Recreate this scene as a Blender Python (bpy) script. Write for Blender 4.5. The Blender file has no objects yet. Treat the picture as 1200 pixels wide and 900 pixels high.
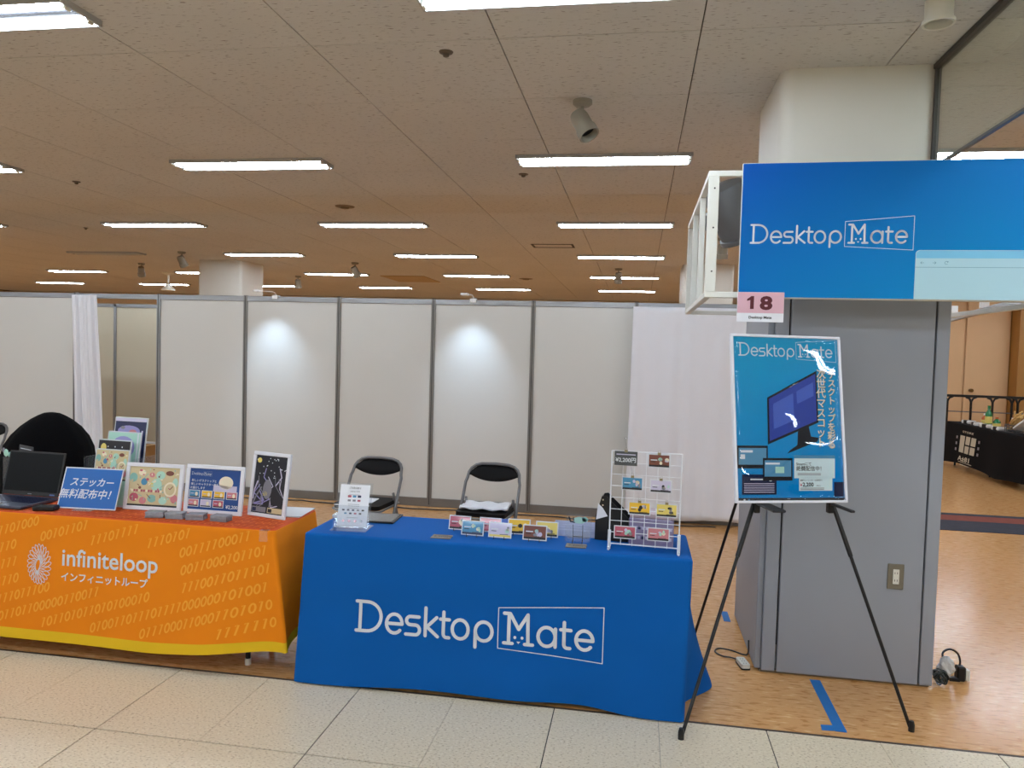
import bpy, math, random
from mathutils import Vector, Matrix, Euler
random.seed(7)
PI = math.pi
C = bpy.context.scene.collection

# ---------------------------------------------------------------- camera, world, exposure
H_CAM = 1.57
cam_d = bpy.data.cameras.new('camera')
cam = bpy.data.objects.new('camera', cam_d)
C.objects.link(cam)
cam_d.sensor_width = 36.0
cam_d.lens = 888.0 / 1200.0 * 36.0
cam_d.clip_start = 0.05
cam_d.clip_end = 200
# world axes seen in camera axes (x right, y up, z forward), solved from the vanishing points
dY = Vector((148, 33, 888)).normalized()
dX = Vector((5377, -190.5, -888))
dX = (dX - dX.dot(dY) * dY).normalized()
dZ = Vector((dY.y*dX.z-dY.z*dX.y, dY.z*dX.x-dY.x*dX.z, dY.x*dX.y-dY.y*dX.x))
if dZ.y < 0: dZ = -dZ
right = (dX.x, dY.x, dZ.x); up = (dX.y, dY.y, dZ.y); fwd = (dX.z, dY.z, dZ.z)
M = Matrix(((right[0], up[0], -fwd[0], 0), (right[1], up[1], -fwd[1], 0), (right[2], up[2], -fwd[2], H_CAM), (0, 0, 0, 1)))
cam.matrix_world = M
bpy.context.scene.camera = cam

w = bpy.data.worlds.new('world'); bpy.context.scene.world = w
w.use_nodes = True
w.node_tree.nodes['Background'].inputs[0].default_value = (1, 0.95, 0.88, 1)
w.node_tree.nodes['Background'].inputs[1].default_value = 0.0
vs = bpy.context.scene.view_settings
bpy.context.scene.display_settings.display_device = 'sRGB'
vs.view_transform = 'Standard'; vs.look = 'None'; vs.gamma = 1; vs.use_curve_mapping = False
vs.exposure = 0.55
TUBE = 42.0          # fluorescent tube emission
try:
    bpy.context.scene.cycles.use_light_tree = True
    bpy.context.scene.cycles.max_bounces = 8
    bpy.context.scene.cycles.diffuse_bounces = 5
except Exception: pass

# ---------------------------------------------------------------- materials
def lin(c):
    o = []
    for v in c[:3]:
        v /= 255.0
        o.append(v / 12.92 if v <= 0.04045 else ((v + 0.055) / 1.055) ** 2.4)
    return (o[0], o[1], o[2], 1)
MATS = {}
def mat(name, rgb, rough=0.6, metal=0.0, emit=0, trans=0, coat=0, var=0.0, vscale=20, bump=0.0, bscale=60, ior=1.45, spec=0.5, alpha=1, sheen=0):
    if name in MATS: return MATS[name]
    m = bpy.data.materials.new(name); m.use_nodes = True
    nt = m.node_tree; b = nt.nodes['Principled BSDF']
    c = lin(rgb)
    b.inputs['Base Color'].default_value = c
    b.inputs['Roughness'].default_value = rough
    b.inputs['Metallic'].default_value = metal
    b.inputs['IOR'].default_value = ior
    b.inputs['Specular IOR Level'].default_value = spec
    b.inputs['Transmission Weight'].default_value = trans
    b.inputs['Coat Weight'].default_value = coat
    b.inputs['Coat Roughness'].default_value = 0.04
    b.inputs['Alpha'].default_value = alpha
    b.inputs['Sheen Weight'].default_value = sheen
    if emit:
        b.inputs['Emission Color'].default_value = c
        b.inputs['Emission Strength'].default_value = emit
    if var or bump:
        tc = nt.nodes.new('ShaderNodeTexCoord')
    if var:
        n = nt.nodes.new('ShaderNodeTexNoise'); n.inputs['Scale'].default_value = vscale; n.inputs['Detail'].default_value = 4
        mx = nt.nodes.new('ShaderNodeMix'); mx.data_type = 'RGBA'
        mx.inputs[6].default_value = tuple(max(0, v*(1-var)) for v in c[:3]) + (1,)
        mx.inputs[7].default_value = tuple(min(1, v*(1+var)) for v in c[:3]) + (1,)
        nt.links.new(tc.outputs['Object'], n.inputs['Vector'])
        nt.links.new(n.outputs['Fac'], mx.inputs[0]); nt.links.new(mx.outputs[2], b.inputs['Base Color'])
    if bump:
        n2 = nt.nodes.new('ShaderNodeTexNoise'); n2.inputs['Scale'].default_value = bscale; n2.inputs['Detail'].default_value = 3
        bp = nt.nodes.new('ShaderNodeBump'); bp.inputs['Strength'].default_value = bump; bp.inputs['Distance'].default_value = 0.01
        nt.links.new(tc.outputs['Object'], n2.inputs['Vector'])
        nt.links.new(n2.outputs['Fac'], bp.inputs['Height']); nt.links.new(bp.outputs['Normal'], b.inputs['Normal'])
    MATS[name] = m
    return m

def speckle_mat(name, base, dark, light, sx, sy, rough, thr=0.62, fine=1.0, coords='Object'):
    """base colour with stretched dark and light flecks"""
    m = bpy.data.materials.new(name); m.use_nodes = True
    nt = m.node_tree; b = nt.nodes['Principled BSDF']; N = nt.nodes.new; L = nt.links.new
    geo = N('ShaderNodeNewGeometry')
    mp = N('ShaderNodeMapping'); mp.inputs['Scale'].default_value = (sx, sy, 1); L(geo.outputs['Position'], mp.inputs['Vector'])
    n1 = N('ShaderNodeTexNoise'); n1.inputs['Scale'].default_value = fine; n1.inputs['Detail'].default_value = 3; L(mp.outputs[0], n1.inputs['Vector'])
    r1 = N('ShaderNodeMapRange'); r1.inputs[1].default_value = thr; r1.inputs[2].default_value = thr + 0.06; L(n1.outputs['Fac'], r1.inputs[0])
    mx = N('ShaderNodeMix'); mx.data_type = 'RGBA'; mx.inputs[6].default_value = lin(base); mx.inputs[7].default_value = lin(dark); L(r1.outputs[0], mx.inputs[0])
    r2 = N('ShaderNodeMapRange'); r2.inputs[1].default_value = 0.42; r2.inputs[2].default_value = 0.30; L(n1.outputs['Fac'], r2.inputs[0])
    mx2 = N('ShaderNodeMix'); mx2.data_type = 'RGBA'; mx2.inputs[7].default_value = lin(light); L(mx.outputs[2], mx2.inputs[6]); L(r2.outputs[0], mx2.inputs[0])
    n3 = N('ShaderNodeTexNoise'); n3.inputs['Scale'].default_value = 0.8; n3.inputs['Detail'].default_value = 2; L(geo.outputs['Position'], n3.inputs['Vector'])
    hs = N('ShaderNodeHueSaturation'); r3 = N('ShaderNodeMapRange'); r3.inputs[3].default_value = 0.92; r3.inputs[4].default_value = 1.08
    L(n3.outputs['Fac'], r3.inputs[0]); L(r3.outputs[0], hs.inputs['Value']); L(mx2.outputs[2], hs.inputs['Color'])
    L(hs.outputs[0], b.inputs['Base Color'])
    b.inputs['Roughness'].default_value = rough
    return m

def gradient_mat(name, c0, c1, x0, x1, z0, z1, rough=0.35, coat=0.0, bump=0.0):
    """printed gradient running from top-left (c0) to bottom-right (c1) of a board, object space"""
    m = bpy.data.materials.new(name); m.use_nodes = True
    nt = m.node_tree; b = nt.nodes['Principled BSDF']; N = nt.nodes.new; L = nt.links.new
    tc = N('ShaderNodeTexCoord'); sp = N('ShaderNodeSeparateXYZ'); L(tc.outputs['Object'], sp.inputs[0])
    a = N('ShaderNodeMapRange'); a.inputs[1].default_value = x0; a.inputs[2].default_value = x1; L(sp.outputs['X'], a.inputs[0])
    d = N('ShaderNodeMapRange'); d.inputs[1].default_value = z1; d.inputs[2].default_value = z0; L(sp.outputs['Z'], d.inputs[0])
    ad = N('ShaderNodeMath'); ad.operation = 'ADD'; L(a.outputs[0], ad.inputs[0]); L(d.outputs[0], ad.inputs[1])
    hf = N('ShaderNodeMath'); hf.operation = 'MULTIPLY'; hf.inputs[1].default_value = 0.5; L(ad.outputs[0], hf.inputs[0])
    mx = N('ShaderNodeMix'); mx.data_type = 'RGBA'; mx.inputs[6].default_value = lin(c0); mx.inputs[7].default_value = lin(c1); L(hf.outputs[0], mx.inputs[0])
    L(mx.outputs[2], b.inputs['Base Color']); b.inputs['Roughness'].default_value = rough
    b.inputs['Coat Weight'].default_value = coat; b.inputs['Coat Roughness'].default_value = 0.03
    return m

def tube_mat():
    m = bpy.data.materials.new('lit_tube'); m.use_nodes = True
    b = m.node_tree.nodes['Principled BSDF']
    b.inputs['Base Color'].default_value = (0.9, 0.9, 0.9, 1)
    b.inputs['Emission Color'].default_value = (0.85, 0.975, 1.12, 1)
    b.inputs['Emission Strength'].default_value = TUBE
    return m
TUBEM = tube_mat()

white = mat('white_paint', (226, 226, 224), 0.45)
offwhite = mat('offwhite_plastic', (214, 212, 200), 0.5)
alu = mat('brushed_aluminium', (150, 151, 152), 0.38, 0.75, var=0.08, vscale=8)
alu_dark = mat('worn_aluminium', (128, 125, 120), 0.45, 0.6, var=0.15, vscale=6)
panelm = mat('panel_laminate', (204, 203, 197), 0.32, var=0.02, vscale=2)
creamm = mat('cream_laminate', (196, 188, 165), 0.5, var=0.03, vscale=2)
black = mat('black_plastic', (16, 16, 18), 0.45)
blackfab = mat('black_fabric', (9, 9, 11), 0.95, bump=0.3, bscale=90, spec=0.1)
blackmet = mat('black_metal', (12, 12, 13), 0.35)
greymet = mat('grey_metal', (105, 105, 106), 0.4, 0.5)
chrome = mat('chrome', (190, 190, 192), 0.18, 1.0)
paper = mat('paper', (232, 234, 240), 0.7)
def clear_mat(name, tint, rough, ior, haze=0.0):
    m = bpy.data.materials.new(name); m.use_nodes = True; MATS[name] = m
    nt = m.node_tree; N = nt.nodes.new; L = nt.links.new
    nt.nodes.remove(nt.nodes['Principled BSDF']); out = nt.nodes['Material Output']
    tr = N('ShaderNodeBsdfTransparent'); tr.inputs[0].default_value = lin(tint)
    gl = N('ShaderNodeBsdfGlossy'); gl.inputs['Roughness'].default_value = rough
    df = N('ShaderNodeBsdfDiffuse'); df.inputs[0].default_value = lin((225, 230, 236))
    lw = N('ShaderNodeLayerWeight'); lw.inputs[0].default_value = 0.5
    pw = N('ShaderNodeMath'); pw.operation = 'POWER'; pw.inputs[1].default_value = 4.0; L(lw.outputs['Facing'], pw.inputs[0])
    fr = N('ShaderNodeMapRange'); fr.inputs[3].default_value = ((ior-1)/(ior+1))**2; fr.inputs[4].default_value = 0.75; L(pw.outputs[0], fr.inputs[0])
    m1 = N('ShaderNodeMixShader'); m1.inputs[0].default_value = haze; L(tr.outputs[0], m1.inputs[1]); L(df.outputs[0], m1.inputs[2])
    m2 = N('ShaderNodeMixShader'); L(fr.outputs[0], m2.inputs[0]); L(m1.outputs[0], m2.inputs[1]); L(gl.outputs[0], m2.inputs[2]); L(m2.outputs[0], out.inputs[0])
    return m
clear = clear_mat('clear_acrylic', (250, 252, 254), 0.06, 1.35, 0.05)
glassm = clear_mat('screen_glass', (246, 250, 246), 0.02, 1.5, 0.03)
tapem = mat('blue_tape', (28, 112, 185), 0.55, var=0.08, vscale=30)
white_print = mat('white_print', (214, 219, 226), 0.6)
dark_print = mat('dark_print', (25, 28, 36), 0.5)

# ---------------------------------------------------------------- mesh helpers
class MB:
    def __init__(s): s.v = []; s.f = []; s.m = []; s.mats = []
    def mi(s, m):
        if m not in s.mats: s.mats.append(m)
        return s.mats.index(m)
    def add(s, vs, fs, m=None, mx=None):
        k = len(s.v); i = s.mi(m)
        for p in vs:
            p = Vector(p)
            s.v.append(mx @ p if mx is not None else p)
        for f in fs: s.f.append([k + q for q in f]); s.m.append(i)
        return s
    def box(s, x0, x1, y0, y1, z0, z1, m=None, b=0.0, mx=None):
        if b <= 0:
            vs = [(x, y, z) for x in (x0, x1) for y in (y0, y1) for z in (z0, z1)]
            fs = [(0, 1, 3, 2), (4, 6, 7, 5), (0, 4, 5, 1), (2, 3, 7, 6), (0, 2, 6, 4), (1, 5, 7, 3)]
            return s.add(vs, fs, m, mx)
        lo = (x0, y0, z0); hi = (x1, y1, z1); vs = []; idx = {}
        for sx in (0, 1):
            for sy in (0, 1):
                for sz in (0, 1):
                    c = [(hi if q else lo)[a] for a, q in enumerate((sx, sy, sz))]
                    dirs = [(-b if q else b) for q in (sx, sy, sz)]
                    for a in range(3):      # vertex lying on face of axis a
                        p = [c[k] + (dirs[k] if k != a else 0) for k in range(3)]
                        idx[(sx, sy, sz, a)] = len(vs); vs.append(p)
        fs = []
        for a in range(3):
            o = [k for k in range(3) if k != a]
            for q in (0, 1):
                ring = []
                for (u, v) in ((0, 0), (1, 0), (1, 1), (0, 1)):
                    t = [0, 0, 0]; t[a] = q; t[o[0]] = u; t[o[1]] = v
                    ring.append(idx[(t[0], t[1], t[2], a)])
                fs.append(ring if (q == 1) == (a != 1) else ring[::-1])
        for a in range(3):                   # edges along axis a
            o = [k for k in range(3) if k != a]
            for u in (0, 1):
                for v in (0, 1):
                    t0 = [0, 0, 0]; t0[o[0]] = u; t0[o[1]] = v; t1 = list(t0); t1[a] = 1
                    fs.append([idx[(*t0, o[0])], idx[(*t0, o[1])], idx[(*t1, o[1])], idx[(*t1, o[0])]])
        for sx in (0, 1):
            for sy in (0, 1):
                for sz in (0, 1): fs.append([idx[(sx, sy, sz, a)] for a in range(3)])
        return s.add(vs, fs, m, mx)
    def cyl(s, p0, p1, r0, m=None, r1=None, n=12, cap=True, mx=None):
        r1 = r0 if r1 is None else r1
        p0 = Vector(p0); p1 = Vector(p1); d = (p1 - p0)
        q = d.to_track_quat('Z', 'Y'); vs = []
        for (p, r) in ((p0, r0), (p1, r1)):
            for k in range(n):
                a = 2*PI*k/n; vs.append(p + q @ Vector((r*math.cos(a), r*math.sin(a), 0)))
        fs = [(k, (k+1) % n, n+(k+1) % n, n+k) for k in range(n)]
        if cap: fs += [list(range(n))[::-1], list(range(n, 2*n))]
        return s.add(vs, fs, m, mx)
    def tube(s, pts, r, m=None, n=8, mx=None, closed=False):
        pts = [Vector(p) for p in pts]; vs = []; L = len(pts); prev = None
        for i, p in enumerate(pts):
            if closed: d = pts[(i+1) % L] - pts[i-1]
            else: d = pts[min(i+1, L-1)] - pts[max(i-1, 0)]
            d.normalize()
            if prev is None:
                a = Vector((0, 0, 1)) if abs(d.z) < 0.9 else Vector((1, 0, 0)); u = d.cross(a).normalized()
            else: u = (prev - d*prev.dot(d)).normalized()
            prev = u; v = d.cross(u)
            for k in range(n):
                an = 2*PI*k/n; vs.append(p + r*(math.cos(an)*u + math.sin(an)*v))
        fs = []
        for i in range(L if closed else L-1):
            j = (i+1) % L
            for k in range(n): fs.append((i*n+k, i*n+(k+1) % n, j*n+(k+1) % n, j*n+k))
        if not closed: fs += [list(range(n))[::-1], [(L-1)*n+k for k in range(n)]]
        return s.add(vs, fs, m, mx)
    def lathe(s, prof, m=None, n=20, mx=None):
        vs = []; fs = []
        for (r, z) in prof:
            for k in range(n): a = 2*PI*k/n; vs.append((r*math.cos(a), r*math.sin(a), z))
        for i in range(len(prof)-1):
            for k in range(n): fs.append((i*n+k, i*n+(k+1) % n, (i+1)*n+(k+1) % n, (i+1)*n+k))
        fs += [list(range(n))[::-1], [(len(prof)-1)*n+k for k in range(n)]]
        return s.add(vs, fs, m, mx)

def spl(pts, n=6):
    """Catmull-Rom through the points"""
    P = [Vector(p) for p in pts]; P = [P[0]*2-P[1]] + P + [P[-1]*2-P[-2]]; out = []
    for i in range(1, len(P)-2):
        for k in range(n):
            t = k/n; a, b, c, d = P[i-1], P[i], P[i+1], P[i+2]
            out.append(0.5*((2*b)+(c-a)*t+(2*a-5*b+4*c-d)*t*t+(3*b-a-3*c+d)*t**3))
    out.append(P[-2]); return out
def mesh(name, mb, smooth=False):
    me = bpy.data.meshes.new(name)
    me.from_pydata([tuple(v) for v in mb.v], [], mb.f)
    for m in mb.mats:
        if m is not None: me.materials.append(m)
    me.polygons.foreach_set('material_index', mb.m)
    if smooth:
        me.polygons.foreach_set('use_smooth', [True]*len(me.polygons))
    me.update()
    return me
def ob(name, mb, m=None, parent=None, loc=(0, 0, 0), rot=(0, 0, 0), smooth=False):
    me = mb if isinstance(mb, bpy.types.Mesh) else mesh(name, mb, smooth)
    if m is not None:
        me.materials.clear(); me.materials.append(m)
    o = bpy.data.objects.new(name, me); C.objects.link(o)
    if parent is not None: o.parent = parent
    o.location = loc; o.rotation_euler = rot
    if smooth and isinstance(mb, MB) and smooth == 'auto':
        md = o.modifiers.new('edges', 'EDGE_SPLIT'); md.split_angle = math.radians(38)
    return o
def thing(name, label, cat, loc=(0, 0, 0), rot=(0, 0, 0), group=None):
    o = bpy.data.objects.new(name, None); C.objects.link(o)
    o.empty_display_size = 0.1
    o.location = loc; o.rotation_euler = rot
    return tag(o, label, cat, group)
def tag(o, label, cat, group=None):
    o['label'] = label; o['category'] = cat
    if group: o['group'] = group
    return o
def struct(o): o['kind'] = 'structure'; return o
def copy_tree(o, parent=None):
    c = o.copy(); C.objects.link(c)
    if parent is not None: c.parent = parent
    for ch in list(o.children): copy_tree(ch, c)
    return c

# ---------------------------------------------------------------- flat print (text and shapes)
_tc = {}
def text_geo(s, size, bold=0.0, align='LEFT', shear=0.0, res=3):
    key = (s, size, bold, align, shear)
    if key in _tc: return _tc[key]
    cu = bpy.data.curves.new('t', 'FONT'); cu.body = s; cu.size = size; cu.offset = bold*size; cu.align_x = align
    cu.resolution_u = res; cu.shear = shear; cu.fill_mode = 'BOTH'
    o = bpy.data.objects.new('t', cu); C.objects.link(o)
    dg = bpy.context.evaluated_depsgraph_get()
    me = bpy.data.meshes.new_from_object(o.evaluated_get(dg))
    r = ([(v.co.x, v.co.y) for v in me.vertices], [list(p.vertices) for p in me.polygons])
    bpy.data.objects.remove(o); bpy.data.curves.remove(cu); bpy.data.meshes.remove(me)
    _tc[key] = r
    return r
class Art:
    def __init__(s, step=0.0004): s.it = []; s.step = step; s.lv = 1
    def up(s): s.lv += 1; return s
    def poly(s, pts, m): s.it.append((m, pts, [list(range(len(pts)))], s.lv)); return s
    def rect(s, x, y, w, h, m): return s.poly([(x, y), (x+w, y), (x+w, y+h), (x, y+h)], m)
    def ell(s, cx, cy, rx, ry, m, n=20): return s.poly([(cx+rx*math.cos(2*PI*k/n), cy+ry*math.sin(2*PI*k/n)) for k in range(n)], m)
    def ring(s, cx, cy, rx, ry, wd, m, a0=0, a1=2*PI, n=24):
        vs = []; fs = []
        for k in range(n+1):
            a = a0+(a1-a0)*k/n
            vs += [(cx+(rx+wd/2)*math.cos(a), cy+(ry+wd/2)*math.sin(a)), (cx+(rx-wd/2)*math.cos(a), cy+(ry-wd/2)*math.sin(a))]
        for k in range(n): fs.append([2*k, 2*k+1, 2*k+3, 2*k+2])
        s.it.append((m, vs, fs, s.lv)); return s
    def line(s, pts, wd, m, cap=True, closed=False):
        if closed: pts = pts + [pts[0]]
        for a, b in zip(pts, pts[1:]):
            dx, dy = b[0]-a[0], b[1]-a[1]; L = math.hypot(dx, dy) or 1; nx, ny = -dy/L*wd/2, dx/L*wd/2
            s.poly([(a[0]+nx, a[1]+ny), (a[0]-nx, a[1]-ny), (b[0]-nx, b[1]-ny), (b[0]+nx, b[1]+ny)], m)
        if cap:
            for p in pts: s.ell(p[0], p[1], wd/2, wd/2, m, 10)
        return s
    def text(s, t, x, y, size, m, bold=0.0, align='LEFT', shear=0.0, xs=1.0):
        v, f = text_geo(t, size, bold, align, shear)
        s.it.append((m, [(x+p[0]*xs, y+p[1]) for p in v], f, s.lv)); return s
    def build(s, name, parent=None, fn=None, y=0.0):
        fn = fn or (lambda u, v, l: (u, y - l, v))
        mb = MB()
        for m, vs, fs, lv in s.it: mb.add([fn(p[0], p[1], lv*s.step) for p in vs], fs, m)
        return ob(name, mb, None, parent)

def arc(cx, cy, rx, ry, a0, a1, n=12):
    return [(cx+rx*math.cos(math.radians(a0+(a1-a0)*k/n)), cy+ry*math.sin(math.radians(a0+(a1-a0)*k/n))) for k in range(n+1)]
def logo(art, x, y, s, wd, m, frame=True):
    """the rounded slab wordmark, cap height = s"""
    def st(ox, pts, k=1.0): art.line([(x+(ox+p[0])*s, y+p[1]*s) for p in pts], wd*k, m)
    st(0, [(0.02, .95), (.32, .95)] + arc(.36, .5, .45, .45, 90, -90, 16) + [(0.02, .05)]); st(0, [(.14, .95), (.14, .05)])
    def e(o, w_=.56): st(o, [(.06, .34), (w_, .34)] + arc(w_/2+.03, .34, w_/2-.03+.0, .29, 0, 318, 18))
    e(.93)
    st(1.58, [(.44, .60), (.17, .60)] + arc(.17, .475, .125, .125, 90, 270, 8) + [(.34, .35)] + arc(.34, .2, .13, .15, 90, -90, 8) + [(.03, .05)])
    st(2.16, [(.07, .90), (.07, .05)]); st(2.16, [(.42, .63), (.12, .33), (.46, .05)])
    st(2.68, [(.12, .82), (.12, .16)] + arc(.22, .16, .10, .11, 180, 270, 5) + [(.30, .05)]); st(2.68, [(.02, .60), (.30, .60)])
    st(3.04, arc(.29, .34, .25, .29, 0, 360, 20))
    st(3.72, arc(.34, .34, .26, .29, 0, 360, 20)); st(3.72, [(.08, .34), (.08, -.16)])
    M0 = 4.66
    st(M0, [(.02, .95), (.20, .95), (.47, .50), (.74, .95), (.76, .05)]); st(M0, [(.17, .95), (.17, .05)])
    st(M0, [(.02, .05), (.28, .05)]); st(M0, [(.66, .05), (.90, .05)])
    art.ell(x+(M0+.36)*s, y+.24*s, .045*s, .05*s, m, 10); art.ell(x+(M0+.58)*s, y+.24*s, .045*s, .05*s, m, 10)
    art.poly([(x+(M0+.41)*s, y+.12*s), (x+(M0+.47)*s, y+.05*s), (x+(M0+.53)*s, y+.12*s)], m)
    st(5.66, arc(.32, .34, .26, .29, 0, 360, 20)); st(5.66, [(.58, .60), (.58, .05)])
    st(6.38, [(.12, .82), (.12, .16)] + arc(.22, .16, .10, .11, 180, 270, 5) + [(.30, .05)]); st(6.38, [(.02, .60), (.32, .60)])
    e(6.80)
    if frame:
        F = [(4.50, -.13), (4.50, 1.10), (7.66, 1.36), (7.66, -.30)]
        art.line([(x+p[0]*s, y+p[1]*s) for p in F], wd*0.24, m, closed=True)

# ---------------------------------------------------------------- the room shell
XL, XR, YN, YF, HC = -19.0, 12.0, -5.5, 20.5, 3.0
floor_orange = speckle_mat('orange_vinyl_floor', (214, 161, 103), (192, 136, 78), (230, 186, 132), 5.0, 18.0, 0.21, thr=0.56, fine=3.0)
floor_cream = speckle_mat('cream_tile', (224, 209, 181), (182, 162, 130), (242, 232, 212), 1, 1.6, 0.33, thr=0.585, fine=85.0)
mb = MB(); mb.box(XL, XR, YN, YF, -0.06, -0.004, mat('joint_dark', (52, 48, 44), 0.8))
floor = struct(ob('floor', mb))
mb = MB(); mb.box(XL, XR, 3.303, YF, -0.004, 0.0, floor_orange); ob('vinyl_sheet', mb, None, floor)
mb = MB(); mb.box(XL, XR, 3.290, 3.303, -0.004, -0.0005, mat('border_strip', (66, 52, 42), 0.5)); ob('border_strip', mb, None, floor)
# cream tiles: pairs of 0.45 m tiles with a dark joint every 0.9 m
x0s = -0.313                                # a dark joint
tile_me = {}
def tile_mesh(w_, d_):
    k = (round(w_, 4), round(d_, 4))
    if k not in tile_me:
        b_ = MB(); b_.box(0, w_, 0, d_, -0.004, 0, floor_cream, 0.0008); tile_me[k] = mesh('floor_tile', b_)
    return tile_me[k]
yr = [3.290, 2.697, 2.10, 1.50, 0.9]
for r in range(len(yr)-1):
    for k in range(-6, 5):
        xa = x0s + 0.902*k
        ob('floor_tile', tile_mesh(0.449, yr[r]-yr[r+1]-0.006), None, floor, (xa+0.003, yr[r+1]+0.003, 0))
        ob('floor_tile', tile_mesh(0.4475, yr[r]-yr[r+1]-0.006), None, floor, (xa+0.4532, yr[r+1]+0.003, 0))
mb = MB(); mb.box(XL, XR, YN, 0.897, -0.004, 0, floor_cream); ob('floor_field', mb, None, floor)

ceil_m = speckle_mat('fissured_ceiling_board', (198, 195, 190), (138, 131, 122), (202, 199, 194), 24, 95, 0.95, thr=0.615, fine=1.0)
mb = MB(); mb.box(XL, XR, YN, YF, HC+0.012, HC+0.08, mat('ceiling_void', (70, 62, 52), 0.9))
ceiling = struct(ob('ceiling', mb))
xs = [0.222 + 0.905*k for k in range(-22, 14)]
ys = [3.46, 4.28, 5.09, 5.95]
while ys[-1] < YF: ys.append(ys[-1] + 0.9)
while ys[0] > YN: ys.insert(0, ys[0] - 0.83)
cm = {}; cand = []
for i in range(len(xs)-1):
    for j in range(len(ys)-1):
        a, b_, c_, d_ = xs[i], xs[i+1], ys[j], ys[j+1]
        if a < XL or b_ > XR or c_ < YN or d_ > YF: continue
        cx, cy = (a+b_)/2, (c_+d_)/2
        if 0.63 < cx < 1.38 and 3.95 < cy < 4.7: pass
        vis = cy > 2.2 and -0.85*cy-1.0 < cx < 0.58*cy+0.6
        cand.append((0 if vis else 1, cy, a, b_, c_, d_))
cand.sort(); rest = MB()
for n_, (v, cy, a, b_, c_, d_) in enumerate(cand):
    if n_ < 300 and v == 0:
        k = round(d_-c_, 3)
        if k not in cm:
            q = MB(); q.box(0.003, 0.902, 0.0022, k-0.0022, 0, 0.012, ceil_m); cm[k] = mesh('ceiling_tile', q)
        ob('ceiling_tile', cm[k], None, ceiling, (a, c_, HC))
    else:
        rest.box(a+0.003, b_-0.003, c_+0.0015, d_-0.0015, HC, HC+0.012, ceil_m)
o = ob('ceiling_tile', rest, None, ceiling); o['kind'] = 'stuff'

beige = mat('beige_wall_paint', (206, 178, 136), 0.6, var=0.03, vscale=1.5)
tan_panel = mat('tan_wood_panel', (206, 168, 124), 0.5, var=0.05, vscale=3)
gold_panel = mat('golden_brown_panel', (158, 112, 52), 0.5, var=0.05, vscale=3)
mb = MB(); mb.box(XL, 3.6, YF-0.1, YF+0.1, 0, HC, beige); struct(ob('wall_far', mb))
mb = MB(); mb.box(XL-0.2, XL, YN, YF, 0, HC, beige); struct(ob('wall_left', mb))
mb = MB(); mb.box(XR, XR+0.2, YN, YF, 0, HC, beige); struct(ob('wall_right', mb))
mb = MB(); mb.box(XL, XR, YN-0.2, YN, 0, HC, beige); struct(ob('wall_front', mb))
# tan wall with tall doors behind the black table
mb = MB(); mb.box(3.6, XR, 16.1, 16.4, 0, HC, tan_panel); mb.box(3.5, 3.7, 16.1, YF, 0, HC, tan_panel)
wf = struct(ob('wall_far_right', mb))
for (xa, xb) in ((5.32, 6.27), (6.30, 7.08)):
    mb = MB(); mb.box(xa, xb, 16.06, 16.1, 0.01, 2.85, tan_panel, 0.006)
    d_ = ob('door_leaf', mb, None, wf)
    if xa > 6: mb = MB(); mb.cyl((6.42, 16.06, 1.08), (6.42, 15.99, 1.08), 0.035, mat('brass', (120, 92, 50), 0.3, 0.8)); ob('door_knob', mb, None, d_, smooth='auto')
mb = MB(); mb.box(7.10, 7.30, 15.75, 16.1, 0, HC, gold_panel, 0.004); ob('wall_pier', mb, None, wf)
for k in range(5):
    mb = MB(); mb.box(7.32, 9.5, 15.90, 16.1, 0.02+0.58*k, 0.58+0.58*k, mat('pale_wood_panel', (222, 190, 150), 0.5, var=0.04, vscale=3), 0.008); ob('wall_panel', mb, None, wf)
# dark striped carpet runner let into the floor
carp = mat('navy_carpet', (48, 50, 62), 0.95, var=0.35, vscale=14); carpr = mat('red_carpet', (128, 62, 48), 0.95, var=0.25, vscale=14)
t = thing('carpet_runner', 'dark navy carpet runner with a rust-red stripe crossing the orange floor', 'carpet', (0, 0, 0))
mb = MB(); mb.box(2.05, 9.0, 7.72, 8.22, 0, 0.004, carp); mb.box(2.05, 9.0, 8.50, 8.62, 0, 0.004, carp); ob('navy_band', mb, None, t)
mb = MB(); mb.box(2.05, 9.0, 8.22, 8.50, 0, 0.004, carpr); ob('red_band', mb, None, t)

# ---------------------------------------------------------------- partition wall (0.99 m system panels)
YW = 7.33; PX = [-8.97, -7.99, -7.0, -6.01, -5.02, -4.03, -3.01, -2.02, -1.02, -0.03, 0.96, 1.95]; HP = 2.075
mb = MB()
for a, b_ in zip(PX, PX[1:]):
    mb.box(a+0.02, b_-0.02, YW-0.018, YW+0.018, HP-0.055, HP, alu, 0.003)
    if abs(a+6.01) > 0.1: mb.box(a+0.02, b_-0.02, YW-0.018, YW+0.018, 0.0, 0.085, alu_dark, 0.003)
wb = struct(ob('wall_back', mb))
for x in PX:
    q = MB(); q.box(x-0.021, x+0.021, YW-0.022, YW+0.022, 0, HP+0.005, alu_dark if x > -4.5 else alu, 0.004)
    q.box(x-0.004, x+0.004, YW-0.024, YW-0.021, 0.02, HP, mat('slot_dark', (60, 58, 56), 0.6)); ob('post', q, None, wb)
for a, b_ in zip(PX, PX[1:]):
    if abs(a+6.01) < 0.1: continue
    q = MB(); q.box(a+0.021, b_-0.021, YW-0.006, YW+0.006, 0.083, HP-0.053, panelm); ob('partition_panel', q, None, wb)
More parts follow.
